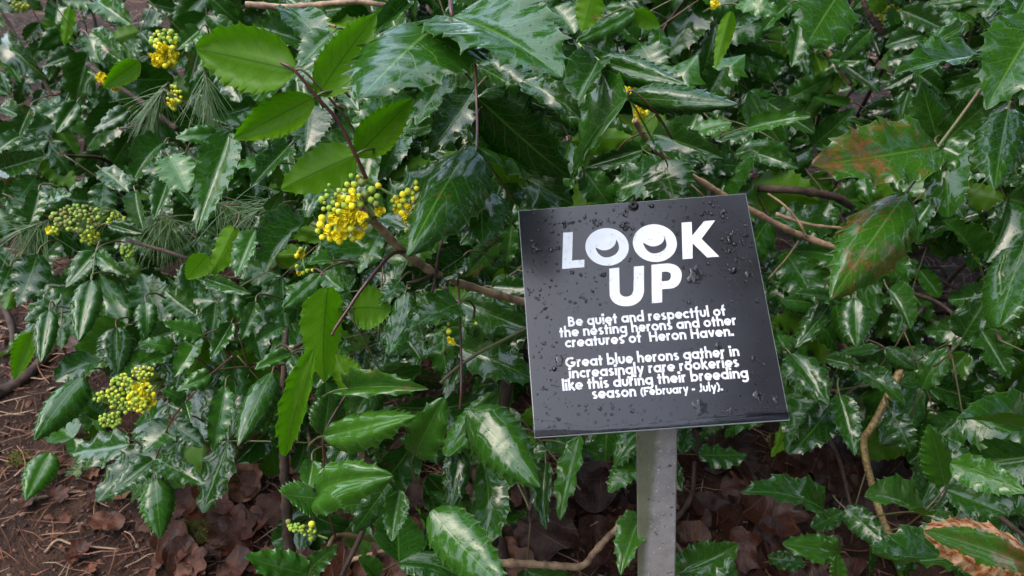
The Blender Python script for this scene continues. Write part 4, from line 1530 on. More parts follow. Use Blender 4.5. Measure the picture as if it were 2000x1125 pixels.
MAIN = [(635, 220, 35, 'g'), (697, 225, 28, 'v'), (800, 250, 30, 'g'), (735, 285, 45, 'p'), (895, 312, 38, 'Y'), (830, 355, 48, 'h'), (590, 300, 33, 'v'), (660, 305, 38, 'h'), (415, 308, 22, 'g'), (385, 362, 20, 'g'), (395, 412, 27, 'g'), (345, 450, 38, 'h'), (640, 370, 50, 'Y'), (565, 360, 28, 'h'), (515, 360, 26, 'h'), (705, 410, 30, 'v'), (765, 400, 40, 'p'), (885, 420, 38, 'g'), (825, 455, 42, 'g'), (875, 495, 38, 'p'), (720, 495, 42, 'h'), (560, 430, 38, 'v'), (605, 450, 42, 'Y'), (565, 505, 40, 'h'), (455, 480, 30, 'h'), (415, 530, 30, 'h'), (360, 540, 22, 'h'), (420, 590, 32, 'h'), (510, 568, 34, 'v'), (465, 550, 25, 'v'), (650, 590, 58, 'F'), (730, 615, 48, 'F'), (905, 560, 40, 'Y'), (345, 630, 38, 'Y'), (330, 695, 38, 'Y'), (305, 757, 34, 'v'), (405, 718, 34, 'Y'), (405, 770, 38, 'Y'), (347, 818, 36, 'Y'), (425, 828, 36, 'Y'), (530, 680, 64, 'F'), (490, 735, 38, 'v'), (630, 730, 42, 'v'), (695, 790, 54, 'F'), (555, 795, 45, 'F'), (490, 800, 40, 'Y'), (520, 855, 45, 'Y'), (645, 830, 35, 'v'), (785, 630, 25, 'h'), (570, 600, 42, 'Y'), (450, 650, 40, 'Y'), (495, 500, 25, 'Y'), (690, 660, 44, 'F'), (530, 440, 40, 'F'), (590, 530, 42, 'F'), (750, 700, 36, 'F'), (620, 660, 42, 'Y'), (470, 610, 34, 'Y'), (660, 430, 36, 'Y'), (640, 510, 34, 'Y'), (580, 740, 34, 'Y'), (370, 480, 20, 'h'), (440, 440, 20, 'g'), (480, 400, 22, 'h'), (510, 650, 36, 'Y')]
cluster(4, None, .60, from_zoom(MAIN, 560, 300, 5), 1, [(735, 425), (715, 400), (690, 375), (665, 390), (650, 420)], 'large cluster of yellow flowers and round green buds')
SEC = [(1265, 285, 26, 'v'), (1270, 340, 28, 'Y'), (1185, 370, 36, 'v'), (1135, 400, 34, 'Y'), (1060, 430, 26, 'v'), (1035, 462, 24, 'h'), (1085, 460, 26, 'Y'), (1145, 455, 36, 'v'), (1055, 512, 22, 'h'), (1105, 512, 32, 'v'), (1235, 440, 30, 'Y'), (1185, 520, 42, 'F'), (1070, 555, 28, 'Y'), (1125, 580, 35, 'Y'), (1195, 600, 25, 'Y'), (1160, 630, 34, 'Y'), (1230, 390, 25, 'v'), (1160, 760, 12, 'v'), (1162, 745, 14, 'v')]
cluster(4, None, .615, from_zoom(SEC, 560, 300, 5), 1, [(700, 340), (770, 382), (800, 372), (812, 352), (800, 400)], 'small yellow cluster right of the large one')


def blob(cx, cy, rx, ry, n, r, colf, seed, kindf=None):
    q = random.Random(seed)
    out = []
    tries = 0
    while len(out) < n and tries < 9000:
        tries += 1
        a, b = q.uniform(-1, 1), q.uniform(-1, 1)
        if a * a + b * b > 1:
            continue
        x, y = cx + a * rx, cy + b * ry
        rr = r * q.uniform(.75, 1.2)
        if any((x - o[0]) ** 2 + (y - o[1]) ** 2 < (rr * 1.25) ** 2 for o in out):
            continue
        out.append((x, y, rr, colf(a, b, q)))
    return out


ye = lambda lo: (lambda a, b, q: q.choice('FYYv') if q.random() < lo else q.choice('ghv'))
cluster(1, None, 1.06, blob(322, 80, 27, 22, 26, 5.2, lambda a, b, q: q.choice('hvvg') if b < .2 else q.choice('vY'), 1) + blob(323, 112, 27, 20, 24, 6, lambda a, b, q: q.choice('YYF'), 2), 1, [(352, 108), (335, 105), (322, 90), (322, 60)], 'tall yellow flower head with green buds at the top')
cluster(1, None, 1.2, blob(196, 152, 10, 6, 7, 5, lambda a, b, q: 'F', 3) + blob(210, 160, 7, 8, 6, 5, lambda a, b, q: 'F', 4) + blob(226, 172, 6, 4, 3, 4, lambda a, b, q: 'Y', 5), 1, [(172, 140), (190, 150), (210, 160)], None)
cluster(3, None, .93, blob(240, 770, 32, 38, 60, 4.6, lambda a, b, q: q.choice('ghhv'), 6) + blob(277, 775, 26, 30, 46, 5.0, lambda a, b, q: q.choice('YvYh'), 7) + blob(215, 822, 24, 14, 20, 4.6, lambda a, b, q: q.choice('ghh'), 8) + blob(195, 775, 12, 12, 8, 4.5, lambda a, b, q: 'h', 12) + blob(280, 728, 22, 14, 18, 4.0, lambda a, b, q: q.choice('hv'), 13), 1, [(320, 745), (290, 765), (260, 780), (235, 800), (215, 815)], 'loose cluster of green buds turning yellow')
cluster(2, None, 1.1, blob(150, 425, 50, 26, 60, 4.6, lambda a, b, q: q.choice('ppg'), 9) + blob(178, 463, 20, 14, 20, 5, lambda a, b, q: q.choice('hvh'), 10) + blob(102, 452, 12, 8, 9, 4.6, lambda a, b, q: q.choice('vhY'), 11) + blob(225, 428, 20, 12, 14, 3.6, lambda a, b, q: 'h', 17), 1, [(225, 410), (180, 425), (140, 430)], 'dull green berry cluster')
cluster(2, None, 1.08, blob(250, 490, 14, 12, 14, 4, lambda a, b, q: 'g', 14), 1, [(255, 470), (250, 490)], None)
cluster(8, None, .82, blob(1216, 178, 15, 11, 14, 5.5, lambda a, b, q: q.choice('YF'), 15) + blob(1252, 218, 12, 9, 10, 5.5, lambda a, b, q: q.choice('YF'), 16) + blob(1244, 234, 8, 8, 5, 5, lambda a, b, q: 'Y', 18), 1, [(1240, 240), (1235, 205), (1222, 182)], 'small yellow flower tufts beside the leaf stalk')
cluster(9, None, 1.5, blob(1740, 30, 25, 20, 44, 4.2, lambda a, b, q: q.choice('hvvY'), 19), 1, [(1760, 60), (1745, 40), (1738, 20)], None)
cluster(9, None, 1.5, blob(1885, 35, 35, 16, 30, 4, lambda a, b, q: q.choice('hvg'), 20), 1, [(1920, 30), (1885, 35), (1860, 40)], None)
cluster(7, None, .69, [(862, 650, 5, 'g'), (877, 647, 6, 'v'), (876, 632, 4, 'h'), (879, 664, 7, 'F'), (886, 671, 6, 'Y'), (870, 640, 3.5, 'h'), (930, 632, 4.5, 'v')], 1, [(897, 640), (880, 640), (872, 650)], None)
cluster(13, None, .78, [(563, 1019, 6.5, 'p'), (609, 1024, 8, 'v'), (608, 1052, 6.5, 'h')] + blob(578, 1030, 15, 8, 13, 4.4, lambda a, b, q: 'g', 21) + blob(600, 1040, 16, 6, 7, 3.8, lambda a, b, q: 'h', 22), 1, [(640, 1052), (620, 1045), (595, 1034), (575, 1026)], 'small spray of fresh green buds')
cluster(6, None, .78, [(588, 487, 6, 'h'), (588, 496, 7, 'F'), (580, 500, 6, 'Y'), (600, 529, 5, 'h'), (611, 528, 4.5, 'Y'), (584, 534, 4, 'Y'), (592, 533, 4, 'v'), (580, 520, 5, 'v')], 1, [(600, 480), (592, 500), (596, 530)], None)
cluster(1, None, 1.15, blob(340, 190, 14, 24, 20, 4.2, lambda a, b, q: q.choice('hvvY'), 23), 1, [(345, 160), (340, 190)], None)
cluster(0, None, 1.7, blob(38, 12, 18, 10, 18, 4, lambda a, b, q: q.choice('hv'), 24), 1, [(45, 20), (35, 10)], None)
cluster(8, None, .92, blob(1395, 8, 9, 6, 6, 4, lambda a, b, q: 'Y', 25), 1, [(1400, 15), (1392, 5)], None)

# ---------------------------------------------------------------- forest litter
def scatter_ground(n, rr, xr=(-1.9, 1.9), yr=(.35, 3.3)):
    for _ in range(n):
        x, y = rr.uniform(*xr), yr[0] + (yr[1] - yr[0]) * rr.random() ** 1.4
        yield x, y


lr = random.Random(31)
V, Fc = [], []
for x, y in list(scatter_ground(12000, lr)) + list(scatter_ground(2500, lr, (-1.4, .25), (.5, 2.0))):
    L = lr.uniform(.025, .075)
    a = lr.gauss(.25, .9) + (math.pi if lr.random() < .5 else 0)
    dx, dy = math.cos(a), math.sin(a)
    bow = lr.uniform(-.006, .006)
    wd_ = lr.uniform(.0005, .0010)
    lift = lr.uniform(.001, .012)
    tl = lr.uniform(-.006, .012)
    b = len(V)
    for i in range(4):
        t = i / 3 - .5
        px_, py_ = x + dx * L * t - dy * bow * (1 - 4 * t * t), y + dy * L * t + dx * bow * (1 - 4 * t * t)
        z = gz(px_, py_) + lift + tl * t + .002 * math.sin(7 * t + x * 90)
        ww = wd_ * (1 if i < 3 else .3)
        V += [(px_ - dy * ww, py_ + dx * ww, z), (px_ + dy * ww, py_ - dx * ww, z), (px_, py_, z + ww * 1.2)]
    for i in range(3):
        for k in range(3):
            Fc.append((b + i * 3 + k, b + i * 3 + (k + 1) % 3, b + i * 3 + 3 + (k + 1) % 3, b + i * 3 + 3 + k))
link('fallen_needles', mesh('fallen_needles', V, Fc, False), M_needle, kind='stuff', label='reddish brown fallen pine needles strewn over the soil', category='litter')

V, Fc = [], []
for x, y in list(scatter_ground(9000, lr)) + list(scatter_ground(14000, lr, (-1.3, .3), (.5, 1.9))):
    r = lr.uniform(.0012, .0055) * (1 if lr.random() < .9 else 2.2)
    z = gz(x, y) + r * .2
    b = len(V)
    n = 5
    a0 = lr.uniform(0, 6)
    el = lr.uniform(.35, 1)
    ca, sa = math.cos(a0), math.sin(a0)
    tx_, ty_ = lr.uniform(-.6, .6), lr.uniform(-.6, .6)
    for k in range(n):
        a = 2 * math.pi * k / n
        rx, ry = r * math.cos(a) * lr.uniform(.7, 1.2), r * el * math.sin(a) * lr.uniform(.7, 1.2)
        X, Y = rx * ca - ry * sa, rx * sa + ry * ca
        V.append((x + X, y + Y, z + X * tx_ + Y * ty_))
    V.append((x, y, z + r * lr.uniform(.3, .8)))
    for k in range(n):
        Fc.append((b + k, b + (k + 1) % n, b + n))
link('litter_crumbs', mesh('litter_crumbs', V, Fc, False), M_chips, kind='stuff', label='dark crumbs of bark and soil over the ground', category='litter')


# dead leaves
def dead_leaf_mesh(seed, lobes):
    r = random.Random(seed)
    n = 30
    rings = 5
    V, U = [], []
    cup = r.uniform(-.5, .9)
    fold = r.uniform(0, .8)
    V.append((0, 0, 0))
    U.append((.5, .35))
    outer = []
    for k in range(n):
        a = 2 * math.pi * k / n
        q = 1.0
        if lobes:
            q = .66 + .34 * abs(math.cos(lobes * (a - math.pi / 2) / 2)) ** .8
            q *= 1 - .35 * math.exp(-((a - 3 * math.pi / 2) / .3) ** 2)
        else:
            q = .62 + .38 * abs(math.sin(a)) ** 1.3
        q *= 1 + .1 * noise.noise(Vector((math.cos(a) * 2.2, math.sin(a) * 2.2, seed))) + r.uniform(-.035, .035)
        outer.append(q)
    for j in range(1, rings + 1):
        t = j / rings
        for k in range(n):
            a = 2 * math.pi * k / n
            q = .5 * ((1 - t) * .8 + t * outer[k]) * t
            x, y = q * math.cos(a), q * math.sin(a)
            z = cup * q * q + fold * abs(x) * .5 + .10 * noise.noise(Vector((x * 5, y * 5, seed * 2.1))) * t + .05 * noise.noise(Vector((x * 14, y * 14, seed))) * t
            z += .12 * t ** 4 * noise.noise(Vector((math.cos(a) * 1.5, math.sin(a) * 1.5, seed + 5)))
            V.append((x, y, z))
            U.append((x + .5, y + .5))
    Fc = [(0, 1 + k, 1 + (k + 1) % n) for k in range(n)]
    for j in range(rings - 1):
        for k in range(n):
            Fc.append((1 + j * n + k, 1 + (j + 1) * n + k, 1 + (j + 1) * n + (k + 1) % n, 1 + j * n + (k + 1) % n))
    # petiole stub
    me = mesh('dead_leaf_shape', V, Fc, True, U)
    me.materials.append(M_dead)
    return me


DM = [dead_leaf_mesh(i * 3 + 1, (0, 5, 7, 0, 5)[i % 5]) for i in range(14)]


MARKS = [(345, 1085, 'the purplish wet leaf'), (460, 1055, 'the crumpled orange brown leaf'), (75, 930, 'the one leaved seedling'), (135, 850, 'the two leaved seedling'),
         (180, 925, 'the conifer twig'), (50, 745, 'the dark fallen branch'), (385, 1050, 'the moss tuft'), (590, 1030, 'the green bud spray'), (700, 950, 'the bright spiny leaf'),
         (1286, 1000, 'the grey post'), (1120, 1105, 'the bare bottom branch'), (1000, 900, 'the lower left corner of the sign'), (1700, 930, 'the pale yellow stem'),
         (1525, 885, 'the straw coloured moss'), (1530, 990, 'the rounded green leaf'), (1900, 1080, 'the scorched leaf'), (1700, 480, 'the red blotched leaf'),
         (1500, 600, 'the right edge of the sign'), (1830, 290, 'the big blotched leaf fan'), (30, 660, 'the dark curved root'), (900, 1060, 'the big bright bottom leaf'), (20, 250, 'the upper left shrub'), (870, 790, 'the folded bright leaf')]


USED = set()


def describe(px, py, s_, m):
    for mk in sorted(MARKS, key=lambda q: math.hypot(q[0] - px, q[1] - py)):
        t = describe1(px, py, s_, m, mk)
        if t not in USED:
            break
    USED.add(t)
    return t


def describe1(px, py, s_, m, mk):
    mx, my, nm = mk
    dx, dy = px - mx, py - my
    a = math.degrees(math.atan2(-dy, dx)) % 360
    rel = ['to the right of', 'above and right of', 'above', 'above and left of', 'to the left of', 'below and left of', 'below', 'below and right of'][int((a + 22.5) // 45) % 8]
    far = 'close' if math.hypot(dx, dy) < 60 else 'just' if math.hypot(dx, dy) < 110 else 'off' if math.hypot(dx, dy) < 170 else 'well'
    if m == 'twig':
        return 'short thin twig on open soil %s %s %s' % (far, rel, nm)
    return '%s %s dead leaf %s %s %s' % ('small' if s_ < 40 else 'middling' if s_ < 80 else 'large', ('oval', 'lobed', 'ragged', 'oval', 'lobed')[m % 5], far, rel, nm)


def dead(px, py, size_px, label, group=None, m=None, tilt=None, lift=None):
    g, t = ground_hit(px, py)
    if g is None:
        return
    if m is None:
        m = lr.randrange(14)
        label = describe(px, py, size_px, m)
    o = bpy.data.objects.new('dead_leaf', DM[m])
    COL.objects.link(o)
    s_ = size_px / F * t
    e = 0.02
    nrm = Vector((-(gz(g.x + e, g.y) - gz(g.x - e, g.y)) / (2 * e), -(gz(g.x, g.y + e) - gz(g.x, g.y - e)) / (2 * e), 1)).normalized()
    nrm = (nrm + Vector((lr.uniform(-.35, .35), lr.uniform(-.55, .15), 0)) * (1 if tilt is None else tilt)).normalized()
    q = nrm.to_track_quat('Z', 'Y')
    o.rotation_mode = 'QUATERNION'
    o.rotation_quaternion = q @ Matrix.Rotation(lr.uniform(0, 6.28), 3, 'Z').to_quaternion()
    o.location = g + UP * (s_ * .10 + .004 + (lift or 0))
    o.scale = (s_, s_ * lr.uniform(.8, 1.1), s_)
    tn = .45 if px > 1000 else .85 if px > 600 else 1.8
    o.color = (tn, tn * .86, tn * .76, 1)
    o['label'] = label
    o['category'] = 'dead leaf'
    if group:
        o['group'] = group
    return o


NAMED = [
    (345, 1080, 105, 'large purplish brown wet leaf lying flat on the bottom edge soil', 3),
    (455, 1055, 120, 'crumpled orange brown leaf beside the purplish wet one', 1),
    (240, 960, 80, 'pinkish brown leaf lying under the three spiny green leaves', 0),
    (215, 1035, 65, 'flat brown leaf piece amid needles left of the purplish leaf', 5),
    (410, 890, 90, 'brown leaf under the low shrub at the edge of the soil', 4),
    (480, 960, 100, 'curled brown leaf beside the thin pale dead stalk', 8),
    (1625, 940, 150, 'broad wrinkled reddish brown leaf right of the post', 2),
    (1720, 940, 110, 'dark brown leaf propped behind the pale yellow stem', 6),
    (1500, 1030, 130, 'dark brown leaf at the foot of the rounded green leaf', 7),
    (1160, 970, 130, 'long rolled brown leaf left of the post under the sign', 8),
    (1060, 1050, 150, 'broad dark brown leaf below the sign beside the bare branch', 9),
    (740, 900, 100, 'brown leaf showing between the two bright spiny leaves', 10),
    (700, 1030, 90, 'orange brown leaf behind the green bud spray', 11),
    (810, 990, 80, 'small orange brown leaf among crossed twigs', 12),
    (850, 1085, 110, 'dark crumpled leaf at the bottom edge beside the big bright leaf', 13),
    (540, 1010, 90, 'brown leaf left of the small green bud spray', 1),
    (150, 690, 70, 'brown leaf beside the dark fallen branch on the left', 2),
    (1410, 900, 110, 'folded dark leaf just right of the post top', 5),
    (1450, 1090, 100, 'dark leaf under the big leaf behind the post', 9),
    (1860, 940, 100, 'dark leaf in the shade below the right hand shrub', 11),
]
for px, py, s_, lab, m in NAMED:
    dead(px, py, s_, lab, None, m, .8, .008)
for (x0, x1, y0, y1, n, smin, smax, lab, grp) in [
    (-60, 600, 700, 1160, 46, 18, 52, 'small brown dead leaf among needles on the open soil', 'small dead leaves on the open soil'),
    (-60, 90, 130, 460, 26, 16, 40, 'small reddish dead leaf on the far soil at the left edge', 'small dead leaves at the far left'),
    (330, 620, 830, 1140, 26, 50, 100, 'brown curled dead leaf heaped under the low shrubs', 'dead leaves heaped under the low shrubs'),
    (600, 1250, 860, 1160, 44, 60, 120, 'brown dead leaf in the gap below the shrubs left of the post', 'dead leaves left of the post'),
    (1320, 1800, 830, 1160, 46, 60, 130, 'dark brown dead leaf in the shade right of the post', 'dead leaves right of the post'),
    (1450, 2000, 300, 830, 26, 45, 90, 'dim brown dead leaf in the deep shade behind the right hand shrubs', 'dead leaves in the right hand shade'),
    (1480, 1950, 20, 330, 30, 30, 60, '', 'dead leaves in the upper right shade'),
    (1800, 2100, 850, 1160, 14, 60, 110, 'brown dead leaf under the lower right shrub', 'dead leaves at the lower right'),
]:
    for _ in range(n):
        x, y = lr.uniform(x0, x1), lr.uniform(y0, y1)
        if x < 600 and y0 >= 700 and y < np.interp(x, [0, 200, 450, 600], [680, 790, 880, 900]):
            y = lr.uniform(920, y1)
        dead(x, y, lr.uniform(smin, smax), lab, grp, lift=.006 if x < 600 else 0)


# twigs, fallen branches
def gpath(pts, lift=.01):
    out = []
    for a, b in pts:
        g, t = ground_hit(a, b)
        out.append(g + UP * lift)
    return smooth_path(out, 6)


def stick(name, pts, r0, r1, mat, label, lift=.008, cat='stick', group=None, knots=.3):
    pp = gpath(pts, lift)
    c0 = sum(pp, Vector()) / len(pp)
    V, Fc, U = [], [], []
    tube(V, Fc, U, [p - c0 for p in pp], r0, r1, 8, knots, seed=lr.random() * 9)
    o = link(name, mesh(name, V, Fc, True, U), mat)
    o.location = c0
    o['label'] = label
    o['category'] = cat
    if group:
        o['group'] = group
    return o


stick('fallen_branch', [(-60, 800), (0, 775), (50, 745), (95, 702), (110, 690)], .012, .007, M_barkd, 'dark fallen branch on the soil at the left edge', .008)
stick('fallen_branch', [(-10, 575), (15, 620), (30, 660), (28, 700), (0, 715)], .006, .005, M_barkd, 'dark curved root standing at the left edge', .02)
stick('dead_stalk', [(468, 905), (440, 925), (420, 965), (408, 1000), (412, 1025)], .0012, .0008, M_bark, 'thin pale dead stalk curving over brown leaves', .03, 'stalk')
stick('twig', [(50, 985), (90, 975), (130, 968), (165, 965)], .0022, .0014, M_bark, 'straight pale twig on the soil near the seedling', .006)
stick('twig', [(90, 1085), (115, 1060), (150, 1070), (235, 1078)], .002, .0014, M_bark, 'orange brown twig on the soil at the bottom left', .006)
stick('twig', [(478, 915), (442, 942)], .0011, .001, M_bark, 'short straight pale twig beside the curved stalk', .035)
stick('twig', [(690, 1120), (760, 1100), (840, 1075), (900, 1060)], .003, .002, M_bark, 'thin brown twig crossing litter at the bottom', .03)
stick('twig', [(715, 1010), (740, 1035), (760, 1050)], .0014, .0012, M_bark, 'short pale broken twig below the bright spiny leaf', .03)
stick('twig', [(1300, 1060), (1345, 1000), (1352, 930)], .004, .003, M_barkd, 'dark twig standing right of the post', .03)
stick('twig', [(1780, 960), (1830, 985), (1865, 1002)], .0018, .0014, M_bark, 'brown twig in the shade at the lower right', .04)
stick('fallen_branch', [(880, 850), (940, 960), (965, 1060), (980, 1120)], .012, .014, M_barkd, 'thick dark branch standing in the gap left of the post', .02)
for i in range(22):
    x, y = lr.uniform(0, 560), lr.uniform(850, 1120)
    a = lr.gauss(-.4, .6)
    L = lr.uniform(25, 70)
    if y > 1105:
        y = 1095
    stick('twig', [(x, y), (x + L * .5 * math.cos(a), y + L * .5 * math.sin(a) + lr.uniform(-4, 4)), (x + L * math.cos(a), y + L * math.sin(a))], .0012, .0008, lr.choice([M_bark, M_barkd]), describe(x, y, 30, 'twig'), .006, 'twig', 'short twigs on the open soil')
# a fallen needle lying on the sign's left edge and red needles hung in the leaves
for nm, pts, lab in [('needle', [(1012, 527, .672), (1030, 533, .668), (1053, 543, .660)], 'pale green needle lying over the left edge of the sign'),
                     ('needle', [(653, 203, .72), (664, 160, .71), (683, 134, .70)], 'left one of two reddish needles hung between leaves'),
                     ('needle', [(655, 190, .715), (672, 160, .705), (690, 134, .70)], 'right one of two reddish needles hung between leaves')]:
    o = tube_obj(nm, [(smooth_path([P(*q) for q in pts]), .0006, .0004)], M_stalk if '1012' in str(pts) else M_bark, None, 5)
    o['label'] = lab
    o['category'] = 'pine needle'


# pine sprigs
def sprig(centers, d, n, Lpx, ang0, spread, label, on_ground=False):
    px, py = centers[0]
    O = P(px, py, d)
    t_ = thing('pine_sprig', label, 'pine sprig', O, 'green pine sprigs caught in the shrubs')
    bpy.context.view_layer.update()
    pts = [P(a, b, d + .01) - O for a, b in centers]
    tw = smooth_path(pts, 5)
    V, Fc, U = [], [], []
    tube(V, Fc, U, tw, .0016, .0012, 6)
    link('twig', mesh('twig', V, Fc, True, U), M_barkd, t_)
    V, Fc = [], []
    for i in range(n):
        c = tw[lr.randrange(len(tw))]
        a = rad(ang0 + lr.gauss(0, spread))
        L = Lpx / F * d * lr.uniform(.7, 1.1)
        dv = (RC @ Vector((math.cos(a), -math.sin(a), lr.uniform(-.5, .5)))).normalized()
        sd = dv.cross(CAMD(O)).normalized()
        b = len(V)
        for k in range(5):
            t = k / 4
            p = c + dv * (L * t) - UP * (.22 * L * t * t)
            ww = .00055 * (1 - .6 * t)
            V += [p - sd * ww, p + sd * ww, p + sd.cross(dv) * ww * 1.4]
        for k in range(4):
            for j in range(3):
                Fc.append((b + 3 * k + j, b + 3 * k + (j + 1) % 3, b + 3 * k + 3 + (j + 1) % 3, b + 3 * k + 3 + j))
    link('needles', mesh('needles', V, Fc, False), M_pine, t_, kind='stuff')


sprig([(330, 160), (310, 190), (300, 200)], 1.1, 90, 85, 120, 28, 'pine sprig hanging behind the tall yellow flower head')
sprig([(400, 140), (405, 165), (410, 190)], 1.0, 80, 95, 85, 22, 'pine sprig hanging beside the big pale leaf underside')
sprig([(340, 430), (320, 420), (300, 420)], 1.05, 120, 90, 110, 40, 'dark pine sprig in the shade left of the long folded leaf')
sprig([(95, 430), (70, 440), (40, 450)], 1.12, 90, 110, 120, 45, 'light green pine sprig hanging over soil at the left edge')
sprig([(560, 380), (530, 400), (500, 410)], .9, 60, 80, 150, 35, 'pine sprig in the dark gap left of the big yellow cluster')
sprig([(470, 400), (440, 400), (420, 395)], 1.0, 70, 90, 60, 40, 'dim pine sprig under the long folded leaf')

# flat conifer twig on the soil
g0, t0 = ground_hit(180, 925)
t_ = thing('conifer_twig', 'flat green conifer twig lying on soil beside the two leaved seedling', 'twig', g0 + UP * .015)
tw = [ground_hit(a, b)[0] + UP * .02 - t_.location for a, b in ((215, 905), (190, 920), (165, 930), (150, 945))]
tw = smooth_path(tw, 8)
V, Fc, U = [], [], []
tube(V, Fc, U, tw, .0012, .0008, 6)
link('stalk', mesh('stalk', V, Fc, True, U), M_bark, t_)
V, Fc = [], []
for i in range(120):
    k = lr.randrange(1, len(tw) - 1)
    c = tw[k]
    dv0 = (tw[k + 1] - tw[k - 1]).normalized()
    sd = dv0.cross(UP) * lr.choice([-1, 1])
    dv = (sd + dv0 * .5 + UP * lr.uniform(-.2, .5)).normalized()
    L = lr.uniform(.012, .018)
    s2 = dv.cross(UP).normalized()
    b = len(V)
    V += [c - s2 * .0009, c + s2 * .0009, c + dv * L + s2 * .0004, c + dv * L - s2 * .0004]
    Fc.append((b, b + 1, b + 2, b + 3))
link('needles', mesh('needles', V, Fc, False), M_pine, t_, kind='stuff')


# moss
def moss(px, py, rpx, n, label, lift=0.0):
    g, t = ground_hit(px, py)
    V, Fc = [], []
    R0 = rpx / F * t
    for i in range(n):
        a, q = lr.uniform(0, 6.28), math.sqrt(lr.random())
        x, y = R0 * q * math.cos(a), R0 * q * math.sin(a) * .8
        z = .010 * (1 - q * q) + lift
        c = Vector((x, y, z + gz(g.x + x, g.y + y) - g.z))
        dv = Vector((lr.uniform(-1, 1), lr.uniform(-1, 1), lr.uniform(.2, 1.3))).normalized()
        s2 = dv.orthogonal().normalized()
        L = lr.uniform(.004, .010)
        b = len(V)
        V += [c - s2 * .0006, c + s2 * .0006, c + dv * L]
        Fc.append((b, b + 1, b + 2))
    o = link('moss', mesh('moss', V, Fc, False), M_moss, label=label, category='moss', kind='thing')
    o.location = g


moss(385, 1050, 38, 1400, 'olive green moss tuft between the purplish and crumpled brown leaves', .012)
moss(1525, 885, 32, 900, 'straw coloured moss tuft in the shade right of the sign', .02)
moss(40, 900, 24, 500, 'thin moss patch beside the one leaved seedling')
moss(172, 862, 14, 300, 'bright little moss patch above the conifer twig')

# ivy leaf
def ivy_mesh():
    ang = [(-90, .12), (-60, .42), (-35, .62), (-12, .5), (10, .78), (28, .55), (60, .62), (90, 1.05), (120, .62), (152, .55), (170, .78), (192, .5), (215, .62), (240, .42)]
    V = [(0, 0, 0)]
    U = [(.5, .2)]
    n = len(ang)
    for k in (.5, 1):
        for a, r in ang:
            x, y = r * k * math.cos(rad(a)) * .6, r * k * math.sin(rad(a)) * .75 + .05
            V.append((x, y, .06 * math.sin(5 * x) - .1 * k * k))
            U.append((.5 + x * .8, .25 + y * .8))
    Fc = [(0, 1 + k, 1 + (k + 1) % n) for k in range(n)] + [(1 + k, 1 + n + k, 1 + n + (k + 1) % n, 1 + (k + 1) % n) for k in range(n)]
    me = mesh('ivy_leaf_shape', V, Fc, True, U)
    me.materials.append(M_leaf)
    return me


IM = ivy_mesh()
for bx, by, tx, ty, lab in [(1332, 148, 1372, 92, 'ivy leaf with pale veins above the sign among shrub leaves'), (1300, 150, 1270, 120, 'smaller ivy leaf half hidden left of the pale veined one'), (1425, 130, 1465, 95, 'ivy leaf in the shade beside the curled upright leaf')]:
    o = bpy.data.objects.new('ivy_leaf', IM)
    COL.objects.link(o)
    B, T = P(bx, by, .96), P(tx, ty, .98)
    o.matrix_world = orient(None, B, T, CAMD(B) + UP * .4, 1.2)
    o.color = (.6, 0, .1, 0)
    o['label'] = lab
    o['category'] = 'ivy leaf'

# ---------------------------------------------------------------- unseen conifers added to block low sky, shade the right and be mirrored
M_tree = island_mat('conifer_foliage', [(0, (0.02, 0.045, 0.014)), (1, (0.05, 0.09, 0.03))], .6)


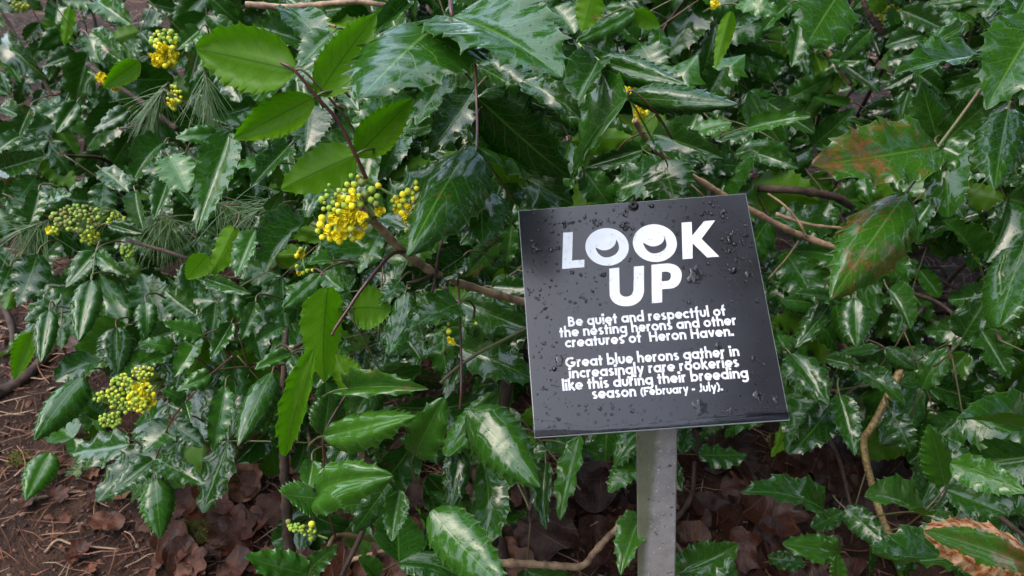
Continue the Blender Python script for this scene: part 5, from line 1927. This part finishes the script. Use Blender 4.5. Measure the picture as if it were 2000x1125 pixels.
def conifer(x, y, h, rad_, label, seed, z0=.12):
    q = random.Random(seed)
    base = Vector((x, y, gz(x, y) if abs(x) < 14 and -14 < y < 16 else 0))
    t_ = thing('added_conifer', label, 'tree', base, 'unseen conifers added around the clearing')
    V, Fc, U = [], [], []
    tube(V, Fc, U, [Vector((0, 0, -.3)), Vector((0, 0, h * .3)), Vector((.05, 0, h * .7)), Vector((0, 0, h))], .22, .03, 10)
    link('trunk', mesh('trunk', V, Fc, True, U), M_barkd, t_)
    V, Fc = [], []
    for i in range(5200):
        t = q.random() ** .8
        z = h * (z0 + (1 - z0) * t)
        R1 = rad_ * (1 - t) ** .75 * q.uniform(.15, 1)
        a = q.uniform(0, 6.283)
        lobe = .7 + .3 * math.cos(a * 5 + z * 3)
        c = Vector((R1 * lobe * math.cos(a), R1 * lobe * math.sin(a), z - R1 * .25))
        s_ = q.uniform(.10, .26)
        u1 = Vector((q.gauss(0, 1), q.gauss(0, 1), q.gauss(0, .5))).normalized() * s_
        u2 = u1.orthogonal().normalized() * s_ * .45
        b = len(V)
        V += [c - u1, c + u2, c + u1, c - u2]
        Fc.append((b, b + 1, b + 2, b + 3))
    link('crown', mesh('crown', V, Fc, False), M_tree, t_, kind='stuff')


for i, (x, y, h, r, lab) in enumerate([
    (-3.4, -5.4, 9, 2.0, 'unseen added tall dark conifer behind the viewpoint, left of its neighbour'),
    (0.4, -6.2, 9, 2.0, 'unseen added broad conifer straight behind the viewpoint'),
    (4.2, -4.6, 11, 2.3, 'unseen added tall conifer behind the viewpoint on the right hand side'),
    (6.2, 1.2, 12, 2.6, 'unseen added tall spreading conifer on the right hand side of the clearing'),
    (-6.6, 0.6, 9, 2.2, 'unseen added conifer on the left hand side of the clearing'),
    (-4.5, 7.5, 10, 2.2, 'unseen added conifer uphill on the left beyond the shrubs'),
    (1.2, 8.0, 11, 2.4, 'unseen added conifer uphill beyond the sign and shrubs'),
    (5.8, 6.4, 11, 2.4, 'unseen added conifer uphill on the right beyond the shrubs'),
    (2.25, 1.5, 9, 2.6, 'close conifer standing right of the shrubs'),
    (2.15, -1.7, 9, 2.3, 'close conifer standing just right of the sign with overhead boughs'),
    (-1.6, 9.5, 11, 2.6, 'unseen added conifer uphill behind the gap of its two neighbours'),
    (-6.8, -3.2, 10, 2.4, 'unseen added conifer at the left rear of the clearing'),
    (7.0, -2.4, 11, 2.6, 'unseen added conifer at the right rear of the clearing')]):
    conifer(x, y, h, r, lab, i + 1)
